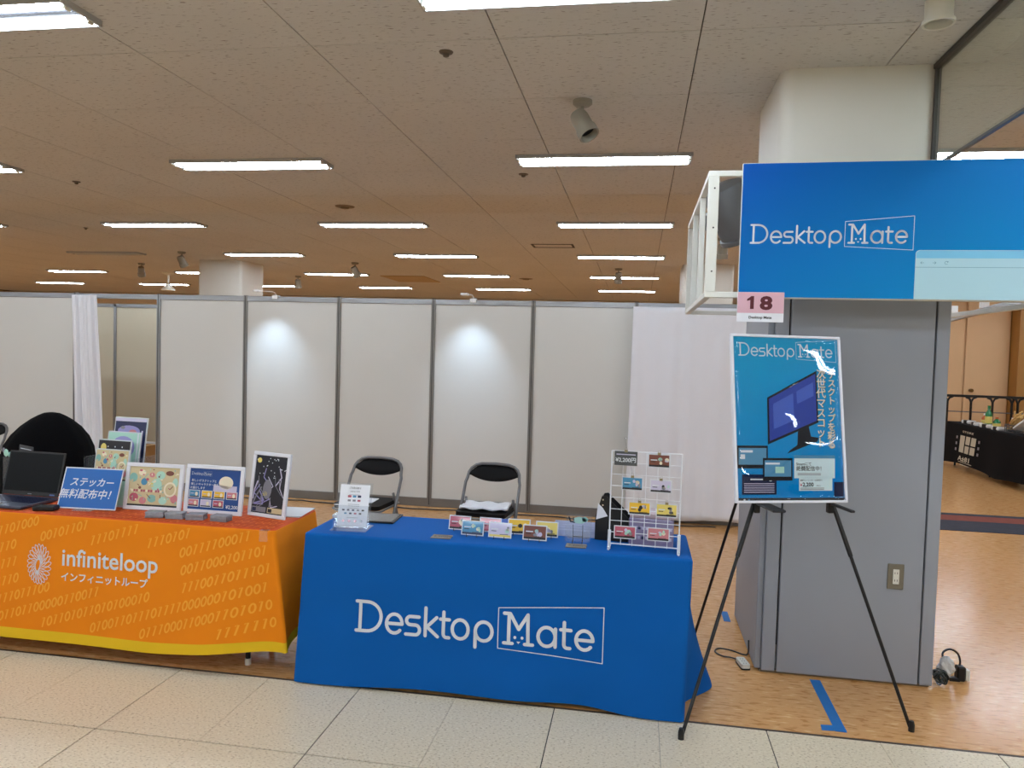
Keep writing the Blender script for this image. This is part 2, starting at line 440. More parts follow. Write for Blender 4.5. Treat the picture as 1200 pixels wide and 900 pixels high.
# room behind the opening
mb = MB(); mb.box(-8.3, -4.03, 9.28, 9.32, HP-0.05, HP, alu, 0.003)
wi = struct(ob('wall_inner', mb))
for x in (-8.3, -7.02, -6.03, -5.02): q = MB(); q.box(x-0.02, x+0.02, 9.28, 9.32, 0, HP, alu, 0.003); ob('post', q, None, wi)
for a, b_ in ((-8.3, -7.02), (-7.02, -6.03), (-6.03, -5.02), (-5.02, -4.03)):
    q = MB(); q.box(a+0.02, b_-0.02, 9.292, 9.308, 0.0, HP-0.05, creamm); ob('partition_panel', q, None, wi)
# cable on the floor along the partition, clipped lamps on its top rail
cable = mat('grey_cable', (58, 56, 54), 0.5)
q = MB(); q.tube([(-4.4+0.12*k, 7.16+0.025*math.sin(k*0.9)+0.012*math.sin(k*2.3), 0.008) for k in range(44)], 0.006, cable, 6)
tag(ob('floor_cable', q, smooth=True), 'thin dark cable lying on the floor along the foot of the partition wall', 'cable')
ARM = [(-3.70, 'left'), (-1.62, 'right')]
for x, nm in ARM:
    t = thing('clip_lamp', 'small white clip lamp on the partition rail, %s' % ('left one, above the tall starry frame' if nm == 'left' else 'right one, above the right folding chair'), 'lamp', (x, YW, HP))
    q = MB(); q.box(-0.03, 0.03, -0.035, 0.035, -0.03, 0.012, white, 0.004); ob('clamp', q, None, t)
    q = MB(); q.tube([(0, 0, 0.005), (0, -0.02, 0.03), (0, -0.08, 0.04), (0, -0.36, 0.03)], 0.005, white, 8); ob('arm', q, None, t, smooth=True)
    q = MB(); q.box(-0.035, 0.035, -0.42, -0.36, 0.012, 0.034, white, 0.006); ob('lamp_head', q, None, t)
    ld = bpy.data.lights.new('clip_lamp_light', 'SPOT'); ld.energy = 26; ld.spot_size = math.radians(72); ld.spot_blend = 1.0; ld.color = (0.55, 0.75, 1.0); ld.shadow_soft_size = 0.03
    lo = bpy.data.objects.new('clip_lamp_light', ld); C.objects.link(lo); lo.parent = t
    lo.location = (0, -0.39, 0.005); lo.rotation_euler = Euler((math.radians(27), 0, 0))

# ---------------------------------------------------------------- curtains
curt_m = mat('white_curtain_cloth', (222, 222, 226), 0.85, bump=0.12, bscale=7)
def curtain(x0, x1, xb0, xb1, y, zt, zb, nf, amp, label, seed, gather=0.0):
    rnd = random.Random(seed); ph = [rnd.uniform(0, 6.28) for _ in range(4)]
    NX, NZ = 150, 36; q = MB(); vs = []; fs = []
    for j in range(NZ+1):
        t_ = j/NZ; z = zt + (zb-zt)*t_
        for i in range(NX+1):
            u = i/NX; e0 = x0+(xb0-x0)*t_; e1 = x1+(xb1-x1)*t_
            um = u + 0.02*math.sin(u*9+ph[0])
            f_ = math.sin(2*PI*nf*um+ph[1])*0.6 + math.sin(2*PI*nf*1.73*um+ph[2])*0.4
            a = amp*(0.5+0.6*abs(math.sin(u*4+ph[3])))*(0.65+0.35*t_)
            yy = y + a*f_ + 0.012*math.sin(t_*7+u*5)*t_ - 0.02*t_*math.exp(-((t_-.8)/.12)**2)*math.sin(u*3.1)
            vs.append((e0+(e1-e0)*u, yy, z + (0.012*math.sin(u*8+ph[0]) if j == NZ else 0)))
    for j in range(NZ):
        for i in range(NX):
            k = j*(NX+1)+i; fs.append((k, k+1, k+NX+2, k+NX+1))
    q.add(vs, fs, curt_m)
    o = ob('curtain', q, smooth=True); md = o.modifiers.new('thick', 'SOLIDIFY'); md.thickness = 0.003
    return tag(o, label, 'curtain')
curtain(-0.06, 1.08, -0.075, 1.02, 7.22, 2.03, 0.045, 4.2, 0.014, 'wide white cloth curtain hanging on the partition behind the wire rack', 3)
curtain(-6.00, -5.68, -5.93, -5.56, 7.24, 2.05, 0.06, 5, 0.03, 'narrow gathered white curtain beside the opening in the partition', 8)

# ---------------------------------------------------------------- pillars
grey_clad = mat('grey_cladding', (146, 150, 158), 0.5, var=0.05, vscale=1.6)
pill_m = mat('pillar_plaster', (208, 204, 194), 0.75, var=0.02, vscale=2)
def rounded_prism(q, x0, x1, y0, y1, z0, z1, r, m, n=6):
    pts = []
    for (cx, cy, a0) in ((x1-r, y1-r, 0), (x0+r, y1-r, 90), (x0+r, y0+r, 180), (x1-r, y0+r, 270)):
        for k in range(n+1): a = math.radians(a0+90*k/n); pts.append((cx+r*math.cos(a), cy+r*math.sin(a)))
    L = len(pts); vs = [(p[0], p[1], z) for z in (z0, z1) for p in pts]
    q.add(vs, [(k, (k+1) % L, L+(k+1) % L, L+k) for k in range(L)] + [list(range(L))[::-1], list(range(L, 2*L))], m)
q = MB(); rounded_prism(q, 0.650, 1.385, 3.95, 4.70, 0, HC, 0.07, pill_m)
pil = struct(ob('pillar', q, smooth='auto'))
seam = mat('seam_dark', (38, 37, 36), 0.6)
# cladding boards round the lower pillar
q = MB(); q.box(0.735, 1.392, 3.898, 3.93, 0.012, 2.12, grey_clad, 0.003); ob('cladding_board', q, None, pil)
q = MB(); q.box(1.400, 1.458, 3.898, 3.93, 0.012, 2.12, grey_clad, 0.003); ob('cladding_board', q, None, pil)
q = MB(); q.box(0.662, 0.727, 3.903, 3.93, 0.012, 2.12, grey_clad, 0.003); ob('cladding_board', q, None, pil)
q = MB(); q.box(0.632, 0.662, 3.925, 4.715, 0.012, 2.12, grey_clad, 0.003); ob('cladding_board', q, None, pil)
q = MB(); q.box(1.434, 1.458, 3.93, 4.74, 0.012, 2.12, grey_clad, 0.003); ob('cladding_board', q, None, pil)
q = MB(); q.box(0.64, 1.458, 4.715, 4.74, 0.012, 2.12, grey_clad, 0.003); ob('cladding_board', q, None, pil)
q = MB(); q.box(0.722, 0.739, 3.925, 3.94, 0.14, 2.11, seam); q.box(1.388, 1.404, 3.925, 3.94, 0.10, 2.11, seam)
q.box(0.655, 1.45, 3.915, 3.935, 0.0, 0.013, mat('plinth_dirty', (120, 104, 82), 0.8)); q.box(0.655, 0.67, 3.93, 4.69, 0.0, 0.013, MATS['plinth_dirty']); ob('seam', q, None, pil)
q = MB(); rounded_prism(q, -7.5, -6.70, 12.0, 12.8, 0, HC, 0.05, pill_m); struct(ob('pillar', q, smooth='auto'))
q = MB(); rounded_prism(q, 0.63, 1.40, 12.0, 12.8, 0, HC, 0.05, pill_m); struct(ob('pillar', q, smooth='auto'))

# outlet on the pillar
t = thing('wall_outlet', 'grey metal outlet plate with two white sockets on the grey pillar', 'outlet', (1.268, 3.898, 0.536))
q = MB(); q.box(-0.037, 0.037, -0.006, 0, -0.062, 0.062, mat('outlet_grey', (122, 116, 102), 0.4, 0.4), 0.002); ob('plate', q, None, t)
q = MB(); q.box(-0.013, 0.015, -0.009, -0.005, -0.036, 0.036, offwhite, 0.001); s_ = ob('socket', q, None, t)
q = MB()
for z in (-0.018, 0.018):
    for x in (-0.005, 0.006): q.box(x-0.0012, x+0.0012, -0.0096, -0.008, z-0.005, z+0.005, black)
ob('slots', q, None, s_)['kind'] = 'stuff'

# ---------------------------------------------------------------- smoke screen of hanging glass
t = thing('glass_screen', 'hanging glass smoke screen running from the pillar under the ceiling', 'glass screen', (1.36, 3.95, HC))
q = MB(); q.box(-0.005, 0.005, -6.5, -0.02, -0.485, -0.02, glassm); ob('glass_pane', q, None, t)
fr = mat('screen_frame', (62, 58, 54), 0.5)
q = MB(); q.box(-0.02, 0.02, -6.5, 0.0, -0.025, 0.0, fr, 0.003); q.box(-0.012, 0.012, -0.02, 0.0, -0.49, -0.02, fr); ob('frame', q, None, t)
q = MB(); q.box(-0.009, 0.009, -6.5, 0.0, -0.50, -0.485, greymet, 0.002); ob('bottom_rail', q, None, t)

# ---------------------------------------------------------------- fluorescent fixtures
hous = MB()
W2, L2 = 0.125, 0.63
refl = mat('reflector_grey', (58, 58, 62), 0.6)
rim = mat('fixture_rim', (168, 168, 166), 0.5)
hous.box(-L2, L2, -W2, -W2+0.008, -0.027, 0, rim); hous.box(-L2, L2, W2-0.008, W2, -0.027, 0, rim)
hous.box(-L2, -L2+0.01, -W2+0.008, W2-0.008, -0.027, 0, rim); hous.box(L2-0.01, L2, -W2+0.008, W2-0.008, -0.027, 0, rim)
hous.box(-L2+0.01, L2-0.01, -W2+0.008, W2-0.008, -0.004, 0, refl); hous.box(-L2+0.01, L2-0.01, -0.020, 0.020, -0.018, -0.004, refl, 0.003)
hous_me = mesh('housing', hous)
sock = MB(); sock.box(-0.008, 0.008, -0.018, 0.018, -0.036, -0.004, offwhite, 0.003)
sock_me = mesh('lamp_holder', sock)
tb = MB(); tb.cyl((-0.598, 0, 0), (0.598, 0, 0), 0.0135, TUBEM, n=10); tube_me = mesh('tube', tb, True)
tb2 = MB(); tb2.cyl((-0.598, 0, 0), (0.598, 0, 0), 0.0135, mat('dead_tube', (205, 205, 200), 0.3), n=10); tube_off = mesh('tube', tb2, True)
rows = [-4.7, -2.1, 0.40, 2.98, 5.60, 8.38, 11.12, 14.0, 16.9]
cols = [-17.05, -14.3, -11.45, -8.57, -5.82, -3.05, -0.30, 2.46, 5.2, 7.95, 10.6]
rown = {2.98: 'in the row nearest the camera', 5.60: 'in the second row', 8.38: 'in the third row', 11.12: 'in the fourth row', 14.0: 'in the fifth row', 16.9: 'in the farthest row'}
coln = {-14.3: 'farthest left', -11.45: 'sixth column left of the pillar', -8.57: 'fifth column left of the pillar', -5.82: 'fourth column left of the pillar', -3.05: 'above the orange table column', -0.30: 'above the blue table column', 2.46: 'just right of the pillar', 5.2: 'over the black table column', 7.95: 'farthest right column'}
for y in rows:
    for x in cols:
        if y < 2.5 and (x < -12 or x > 9): continue
        if y > 15.8 and x > 3: continue
        if y > 19: continue
        inview = y > 2.5 and (-0.83*y-0.5 < x < 0.5*y+1.5)
        lab = ('twin-tube fluorescent ceiling light %s, %s' % (rown[y], coln.get(x, 'outermost column'))) if inview else 'twin-tube fluorescent ceiling light beyond the edge of the picture'
        off = (y == 11.12 and x == -8.57)
        if off: lab = 'unlit grey fluorescent ceiling light in the fourth row on the left'
        t = thing('ceiling_light', lab, 'ceiling light', (x, y, HC), (0, 0, 0), 'fluorescent lights on the ceiling' if inview else 'fluorescent lights out of view')
        ob('housing', hous_me, None, t); [ob('lamp_holder', sock_me, None, t, (sx*0.612, yy, 0)) for sx in (-1, 1) for yy in (-0.068, 0.068)]
        for yy in (-0.068, 0.068): ob('tube', tube_off if off else tube_me, None, t, (0, yy, -0.0175))

# ---------------------------------------------------------------- ceiling spotlights, sensors, vents
spot_m = mat('spot_body', (142, 136, 122), 0.5); spot_in = mat('spot_inner', (30, 30, 32), 0.3, 0.5)
def spotlight(x, y, yaw, tilt, sc, label, m=spot_m):
    t = thing('ceiling_spotlight', label, 'spotlight', (x, y, HC), (0, 0, yaw), 'spotlights on the ceiling')
    q = MB(); q.lathe([(0.055*sc, 0), (0.055*sc, -0.02*sc), (0.04*sc, -0.032*sc), (0.012*sc, -0.034*sc)], m, 20); ob('ceiling_plate', q, None, t, smooth='auto')
    q = MB(); q.cyl((0, 0, -0.03*sc), (0, 0, -0.075*sc), 0.010*sc, m, n=10); q.tube([(0.0, 0, -0.07*sc), (0.025*sc, -0.01*sc, -0.085*sc), (0.03*sc, -0.02*sc, -0.11*sc)], 0.007*sc, m, 6); ob('bracket', q, None, t, smooth='auto')
    mx = Matrix.Translation((0, 0, -0.12*sc)) @ Matrix.Rotation(tilt, 4, 'X')
    q = MB(); q.lathe([(0.012*sc, 0.065*sc), (0.045*sc, 0.06*sc), (0.052*sc, 0.03*sc), (0.052*sc, -0.05*sc), (0.060*sc, -0.052*sc), (0.060*sc, -0.10*sc), (0.053*sc, -0.10*sc), (0.046*sc, -0.05*sc)], m, 24, mx); ob('lamp_head', q, None, t, smooth='auto')
    q = MB(); q.lathe([(0.045*sc, -0.062*sc), (0.044*sc, -0.058*sc)], spot_in, 20, mx); ob('lens', q, None, t)
    return t
spotlight(-0.36, 4.34, math.radians(240), math.radians(33), 1.0, 'nearest beige spotlight on the ceiling, hanging above the blue table')
spotlight(-9.0, 12.6, 0.5, 0.6, 1.1, 'small far spotlight at the left, left of the grey pillar')
spotlight(-7.13, 10.96, -0.4, 0.5, 1.1, 'small far spotlight above and left of the far grey pillar')
spotlight(-4.75, 12.2, -0.6, 0.6, 1.1, 'small far spotlight right of the far grey pillar, the upper one')
spotlight(-6.9, 14.6, 0.3, 0.3, 1.1, 'small far spotlight right of the far grey pillar, the lower one')
spotlight(-0.37, 12.7, 0.2, 0.3, 1.1, 'small far spotlight just left of the white sign frame')
spotlight(0.95, 9.4, 0.0, 0.2, 1.1, 'small spotlight seen through the white sign frame')
t = thing('downlight_can', 'short white cylindrical ceiling lamp at the top of the picture left of the glass', 'ceiling lamp', (1.12, 3.27, HC))
q = MB(); q.lathe([(0.052, 0), (0.052, -0.075), (0.060, -0.078), (0.060, -0.092), (0.050, -0.092), (0.045, -0.04)], offwhite, 28); ob('lamp_body', q, None, t, smooth='auto')
q = MB(); q.lathe([(0.044, -0.045), (0.044, -0.048)], spot_in, 20); ob('lens', q, None, t)
def sensor(x, y, label, r=0.035, m=None):
    q = MB(); q.lathe([(r, 0), (r*0.9, -0.006), (r*0.45, -0.010), (r*0.4, -0.022), (r*0.15, -0.026)], m or mat('sensor_brown', (96, 84, 72), 0.5), 18)
    return tag(ob('ceiling_sensor', q, None, None, (x, y, HC), smooth='auto'), label, 'ceiling sensor', 'round ceiling sensors')
sensor(-0.96, 3.59, 'small dark ceiling sensor nearest the camera')
sensor(-0.96, 6.07, 'small ceiling sensor below the light above the blue table', 0.04)
sensor(-5.07, 6.18, 'small dark ceiling sensor at the upper left', 0.035)
sensor(-2.99, 7.37, 'flat brown disc on the ceiling above the partition', 0.10, mat('disc_brown', (120, 104, 84), 0.6))
sensor(-7.0, 8.7, 'tiny dark ceiling sensor near the third row light', 0.03)
sensor(-2.2, 14.6, 'far round disc on the ceiling near the farthest rows', 0.14, MATS['disc_brown'])
q = MB(); q.box(-0.28, 0.28, -0.17, -0.13, -0.004, 0, seam); q.box(-0.28, 0.28, 0.13, 0.17, -0.004, 0, seam); q.box(-0.28, -0.25, -0.13, 0.13, -0.004, 0, seam); q.box(0.25, 0.28, -0.13, 0.13, -0.004, 0, seam)
tag(ob('air_vent', q, None, None, (-1.17, 10.1, HC)), 'rectangular slot vent outlined dark on the ceiling', 'vent')
q = MB(); q.box(-0.45, 0.45, -0.6, 0.6, -0.012, 0, mat('vent_tan', (176, 150, 110), 0.7), 0.004)
tag(ob('ceiling_hatch', q, None, None, (-4.6, 14.9, HC)), 'flat tan panel on the far ceiling behind the chairs', 'ceiling hatch')
t = thing('speaker_cone', 'small pendant cone hanging from the far ceiling left of the grey pillar', 'ceiling speaker', (-9.6, 14.3, HC))
q = MB(); q.lathe([(0.12, 0), (0.12, -0.02), (0.02, -0.06), (0.02, -0.22), (0.14, -0.34), (0.14, -0.36)], offwhite, 18); ob('cone', q, None, t, smooth='auto')

# ---------------------------------------------------------------- tables
table_top_m = mat('table_top_grey', (180, 176, 168), 0.5)
def table(x0, x1, y0, y1, label, skip=()):
    t = thing('folding_table', label, 'table', ((x0+x1)/2, (y0+y1)/2, 0))
    a, b_ = (x1-x0)/2, (y1-y0)/2
    q = MB(); q.box(-a, a, -b_, b_, 0.665, 0.695, table_top_m, 0.004); ob('tabletop', q, None, t)
    q = MB(); q.box(-a+0.1, a-0.1, -0.02, 0.02, 0.62, 0.664, blackmet, 0.003); ob('crossbar', q, None, t)
    for sx in (-1, 1):
        for sy in (-1, 1):
            q = MB(); q.cyl((sx*(a-0.17), sy*(b_-0.10), 0.03), (sx*(a-0.17), sy*(b_-0.10), 0.664), 0.0125, blackmet, n=12); l_ = ob('leg', q, None, t, smooth='auto')
            q = MB(); q.cyl((sx*(a-0.17), sy*(b_-0.10), 0.0), (sx*(a-0.17), sy*(b_-0.10), 0.032), 0.015, offwhite, n=12); ob('foot', q, None, l_, smooth='auto')
    return t
table(-1.49, 0.245, 3.31, 3.75, 'folding table under the blue cloth')
table(-3.42, -1.67, 3.31, 3.76, 'folding table with black legs under the orange cloth')

def sm(a, b_, x):
    t_ = max(0, min(1, (x-a)/(b_-a))); return t_*t_*(3-2*t_)
def cloth(name, x0, x1, y0, y1, zt, zb, offF, offR, offL, offB, mats, hem, label, NT=36, ds=0.02, r=0.02):
    """table cover: top sheet, rounded edge and skirt; mats = skirt, top, hem band"""
    P = []
    def seg(a, b_, nx, ny):
        n = max(2, int(math.dist(a, b_)/ds))
        for k in range(n): P.append((a[0]+(b_[0]-a[0])*k/n, a[1]+(b_[1]-a[1])*k/n, nx, ny))
    def cor(cx, cy, a0):
        for k in range(8): a = math.radians(a0+90*k/8); P.append((cx+r*math.cos(a), cy+r*math.sin(a), math.cos(a), math.sin(a)))
    seg((x0+r, y0), (x1-r, y0), 0, -1); cor(x1-r, y0+r, -90)
    seg((x1, y0+r), (x1, y1-r), 1, 0); cor(x1-r, y1-r, 0)
    seg((x1-r, y1), (x0+r, y1), 0, 1); cor(x0+r, y1-r, 90)
    seg((x0, y1-r), (x0, y0+r), -1, 0); cor(x0+r, y0+r, 180)
    n = len(P); q = MB(); vs = []; fs = []; mi = []
    re = 0.012
    for (x, y, nx, ny) in P: vs.append((x-nx*re*1.6, y-ny*re*1.6, zt))
    for a in (30, 60):
        for (x, y, nx, ny) in P:
            k = re*(1-math.sin(math.radians(a))); vs.append((x-nx*k, y-ny*k, zt-re*(1-math.cos(math.radians(a)))))
    nr = 3
    tl = [j/NT for j in range(NT+1)]
    for t_ in tl:
        for (x, y, nx, ny) in P:
            b0 = zb(x, y); z = zt-re + (b0-(zt-re))*t_
            dx = nx*offR(y, t_) if nx > 0 else nx*offL(y, t_)
            dy = ny*offF(x, t_) if ny < 0 else ny*offB(x, t_)
            # skirts share the sideways pull towards the corners
            ex = (sm(x1-0.28, x1, x)*offR(y0, t_) if ny != 0 and nx >= 0 else 0) - (sm(x0+0.28, x0, x)*offL(y0, t_) if ny != 0 and nx <= 0 else 0)
            if ny == 0: ex = 0
            if 0 < abs(nx) < 1 or abs(ny) == 1: dx = ex
            vs.append((x+dx, y+dy, z))
    nrow = nr+NT+1
    for j in range(nrow-1):
        for k in range(n):
            fs.append((j*n+k, j*n+(k+1) % n, (j+1)*n+(k+1) % n, (j+1)*n+k))
            if j < 2: mi.append(1)
            elif j >= nr and hem and tl[j-nr] >= hem: mi.append(2)
            else: mi.append(0)
    me = bpy.data.meshes.new(name)
    fs = [f[::-1] for f in fs]
    me.from_pydata(vs, [], fs + [list(range(n))]); mi.append(1)
    for m in mats: me.materials.append(m)
    me.polygons.foreach_set('material_index', mi)
    me.polygons.foreach_set('use_smooth', [True]*(len(fs))+[False]); me.update()
    o = bpy.data.objects.new(name, me); C.objects.link(o)
    return tag(o, label, 'tablecloth')

blue_cloth = mat('blue_cloth', (2, 90, 170), 0.8, bump=0.10, bscale=5, var=0.05, vscale=4, spec=0.2)
ZT = 0.705
def bl_off(x, t_):
    return (0.004*math.sin(x*9+1)*t_ + 0.012*t_*t_*math.sin(x*4.2+0.6) + 0.022*sm(0.62, 1, t_)*math.exp(-((x+0.50)/0.20)**2)
            - 0.012*sm(0.8, 1, t_)*math.exp(-((x+0.22)/0.14)**2) + 0.012*t_
            + 0.005*math.sin(t_*16+x*2.4)*math.exp(-((t_-.45)/.2)**2)*0.6)
bz = lambda x, y: 0.006 + 0.018*sm(-1.5, -0.9, x)*sm(0.1, -0.2, x) if y < 3.5 else 0.006
bc = cloth('tablecloth', -1.505, 0.262, 3.29, 3.765, ZT, bz,
      bl_off, lambda y, t_: t_*t_*(0.0 + 0.15*sm(3.42, 3.68, y)) - 0.01*t_, lambda y, t_: 0.040*t_, lambda x, t_: 0.03*t_,
      [blue_cloth, blue_cloth, blue_cloth], 0, 'plain blue cloth with white lettering over the right-hand table')
def on_blue(u, v, l):
    t_ = (ZT-0.012-v)/(ZT-0.012-0.02)
    return (u, 3.29 - bl_off(u, t_) - 0.0022 - l, v)
A = Art(); logo(A, -1.238, 0.268, 0.1475, 0.0155, white_print)
def subdiv_art(A, mx=0.03):
    out = []
    for (m, vs, fs, lv) in A.it:
        if len(vs) == 4 and len(fs) == 1:
            L = max(math.dist(vs[0], vs[3]), math.dist(vs[0], vs[1]))
            if L > mx:
                if math.dist(vs[0], vs[3]) >= math.dist(vs[0], vs[1]): a, b_, c_, d_ = vs[0], vs[1], vs[2], vs[3]
                else: a, b_, c_, d_ = vs[1], vs[2], vs[3], vs[0]
                n = int(L/mx)+1; nv = []; nf = []
                for k in range(n+1):
                    t_ = k/n; nv += [(a[0]+(d_[0]-a[0])*t_, a[1]+(d_[1]-a[1])*t_), (b_[0]+(c_[0]-b_[0])*t_, b_[1]+(c_[1]-b_[1])*t_)]
                for k in range(n): nf.append([2*k, 2*k+1, 2*k+3, 2*k+2])
                out.append((m, nv, nf, lv)); continue
        out.append((m, vs, fs, lv))
    A.it = out
subdiv_art(A)
A.build('printed_lettering', bc, on_blue)

# orange cloth
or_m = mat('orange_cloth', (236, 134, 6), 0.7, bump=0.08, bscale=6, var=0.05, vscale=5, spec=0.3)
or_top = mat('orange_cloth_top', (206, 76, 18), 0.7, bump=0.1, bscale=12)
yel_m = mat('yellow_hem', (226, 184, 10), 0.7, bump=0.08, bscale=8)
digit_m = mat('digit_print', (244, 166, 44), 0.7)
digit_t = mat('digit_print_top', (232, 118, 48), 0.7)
def or_off(x, t_):
    return (0.005*math.sin(x*8)*t_ + 0.03*t_ + 0.010*t_*t_*math.sin(x*5.5+2) + 0.035*sm(0.15, 1, t_)*math.exp(-((x+1.95)/0.16)**2)
            - 0.03*sm(0.1, 0.9, t_)*math.exp(-((x+1.72)/0.09)**2))
oz = lambda x, y: 0.075 + 0.045*sm(-2.3, -1.7, x) + 0.03*sm(3.3, 3.5, y)
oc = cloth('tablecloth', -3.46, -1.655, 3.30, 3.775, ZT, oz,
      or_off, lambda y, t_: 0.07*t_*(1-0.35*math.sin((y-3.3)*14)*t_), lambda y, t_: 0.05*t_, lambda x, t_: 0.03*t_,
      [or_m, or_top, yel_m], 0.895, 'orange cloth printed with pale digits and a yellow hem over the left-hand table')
def on_or(u, v, l):
    t_ = (ZT-0.012-v)/(ZT-0.012-oz(u, 3.3))
    ex = sm(-1.655-0.28, -1.655, u)*0.07*t_
    return (u+ex, 3.30 - or_off(u, t_) - 0.0022 - l, v)
A = Art()
rnd = random.Random(5); ang = math.radians(17); ca, sa = math.cos(ang), math.sin(ang)
bits = '0011010011011000110110010111011110100101'
def zero(cx, cy, m, s=1.0):
    v = []; f = []
    s *= 1.18
    for k in range(15):
        a = 2*PI*k/14
        for rr in (1, 0.66): v.append((cx+0.0135*s*math.cos(a)*(rr if rr == 1 else 0.46) + 0.35*0.022*s*math.sin(a)*rr*0.6, cy+0.023*s*math.sin(a)*(rr if rr == 1 else 0.66)))
    for k in range(14): f.append([2*k, 2*k+1, 2*k+3, 2*k+2])
    return (m, v, f, 1)
def one(cx, cy, m, s=1.0):
    s *= 1.18; w_ = 0.0034*s; k = 0.006*s
    return (m, [(cx-w_-k, cy-0.022*s), (cx+w_-k, cy-0.022*s), (cx+w_+k, cy+0.022*s), (cx-w_+k, cy+0.022*s), (cx-w_+k-0.008*s, cy+0.013*s), (cx-w_+k-0.008*s, cy+0.019*s)], [[0, 1, 2, 3], [3, 5, 4]], 1)
for r_ in range(-14, 16):
    for k in range(74):
        s0 = -4.1 + k*0.033; off = r_*0.083
        x = s0; z = 0.42 + off + (s0+2.6)*math.tan(ang)
        x -= (off)*0.12
        if not (-3.43 < x < -1.70) or not (0.163 + 0.045*sm(-2.3, -1.7, x) < z < 0.668): continue
        if -3.01 < x < -2.13 and 0.35 < z < 0.59: continue
        A.it.append((zero if rnd.random() < 0.47 else one)(x, z, digit_m, 0.95))
A.build('digit_pattern', oc, on_or)['kind'] = 'stuff'
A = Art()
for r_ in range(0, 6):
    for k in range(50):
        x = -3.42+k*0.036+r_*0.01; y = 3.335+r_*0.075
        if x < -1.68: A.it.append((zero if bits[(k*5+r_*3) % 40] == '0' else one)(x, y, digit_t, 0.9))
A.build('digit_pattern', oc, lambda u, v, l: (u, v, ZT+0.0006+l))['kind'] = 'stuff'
A = Art()
A.text('infiniteloop', -2.772, 0.458, 0.118, white_print, bold=0.012, xs=0.985)
A.text('インフィニットループ', -2.772, 0.385, 0.0475, white_print, bold=0.018)
A.build('printed_wordmark', oc, on_or)['kind'] = 'stuff'
A = Art()
# spiral flower emblem of looping petals
for k in range(22):
    a = 2*PI*k/22
    for s_ in (1,):
        c0 = (-2.897+0.048*math.cos(a)*0.78, 0.450+0.062*math.sin(a))
        L = 0.029 + 0.014*(0.5+0.5*math.cos(a-0.6))
        pts = []
        for j in range(11):
            b_ = 2*PI*j/10; pu = L*math.cos(b_); pv = 0.011*math.sin(b_)
            a2 = a+0.35
            pts.append((c0[0]+(pu*math.cos(a2)-pv*math.sin(a2))*0.85, c0[1]+(pu*math.sin(a2)+pv*math.cos(a2))*1.1))
        A.line(pts, 0.0030, white_print, cap=False)
A.build('printed_emblem', oc, on_or)

# ---------------------------------------------------------------- boards, frames, prints on the orange table
def lean_board(name, label, cat, bl, yaw, lean, group=None):
    return thing(name, label, cat, bl, (-lean, 0, yaw), group)
bluep = mat('blue_print', (20, 98, 178), 0.35)
# blue A4 notice in acrylic stand
t = thing('notice_sign', 'blue notice with white Japanese lettering and a white edge, in a clear stand', 'sign', (-2.90, 3.405, ZT+0.002), (0, 0, math.radians(4)))
mx = Matrix.Rotation(-math.radians(20), 4, 'X')
bd = ob('acrylic_sheet', MB().box(0, 0.318, 0.0, 0.003, 0.004, 0.215, clear, mx=None), None, t, rot=(-math.radians(20), 0, 0)); bd['label'] = 'clear acrylic back sheet'
A = Art(); A.rect(0, 0.005, 0.318, 0.212, white_print).up().rect(0.006, 0.011, 0.306, 0.200, bluep).up()
A.text('ステッカー', 0.160, 0.125, 0.048, white_print, 0.016, 'CENTER', 0.18); A.text('無料配布中！', 0.150, 0.062, 0.052, white_print, 0.012, 'CENTER', 0.18)
p_ = A.build('printed_sheet', t); p_.rotation_euler = (-math.radians(20), 0, 0)
q = MB(); q.box(0.10, 0.20, -0.03, 0.09, 0, 0.003, clear); ob('stand_foot', q, None, t)

art_cols = {'beige': (205, 190, 150), 'teal': (132, 186, 180), 'pink': (204, 128, 136), 'brown': (120, 70, 60), 'cream': (235, 225, 200), 'mint': (170, 215, 200), 'navy': (30, 40, 80), 'grey': (130, 130, 140), 'yellow': (236, 190, 60), 'rose': (182, 88, 108), 'sky': (70, 138, 178), 'dark': (30, 32, 42), 'violet': (150, 145, 200), 'lilac': (200, 195, 220), 'gold': (225, 205, 110)}
ac = {k: mat('print_' + k, v, 0.35, coat=0.3) for k, v in art_cols.items()}
frame_w = mat('white_frame', (226, 228, 236), 0.35)
def pic_frame(t, w_, h_, b_, lean, art_fn, glossy=True):
    R_ = (-lean, 0, 0)
    q = MB(); q.box(0, w_, 0, 0.014, 0, b_, frame_w, 0.002); q.box(0, w_, 0, 0.014, h_-b_, h_, frame_w, 0.002)
    q.box(0, b_, 0.0003, 0.0137, b_, h_-b_, frame_w); q.box(w_-b_, w_, 0.0003, 0.0137, b_, h_-b_, frame_w); ob('frame', q, None, t, rot=R_)
    q = MB(); q.box(b_-0.003, w_-b_+0.003, 0.006, 0.012, b_-0.003, h_-b_+0.003, dark_print); ob('backing', q, None, t, rot=R_)
    A = Art(); art_fn(A, b_, b_, w_-2*b_, h_-2*b_); a_ = A.build('picture', t, y=0.0058); a_.rotation_euler = R_
    q = MB(); q.tube([(w_/2, 0.012, h_*0.75), (w_/2, 0.012+h_*0.30, 0.0+h_*0.30*math.tan(lean)*0.0 + 0.0)], 0.003, greymet, 6)
    return t
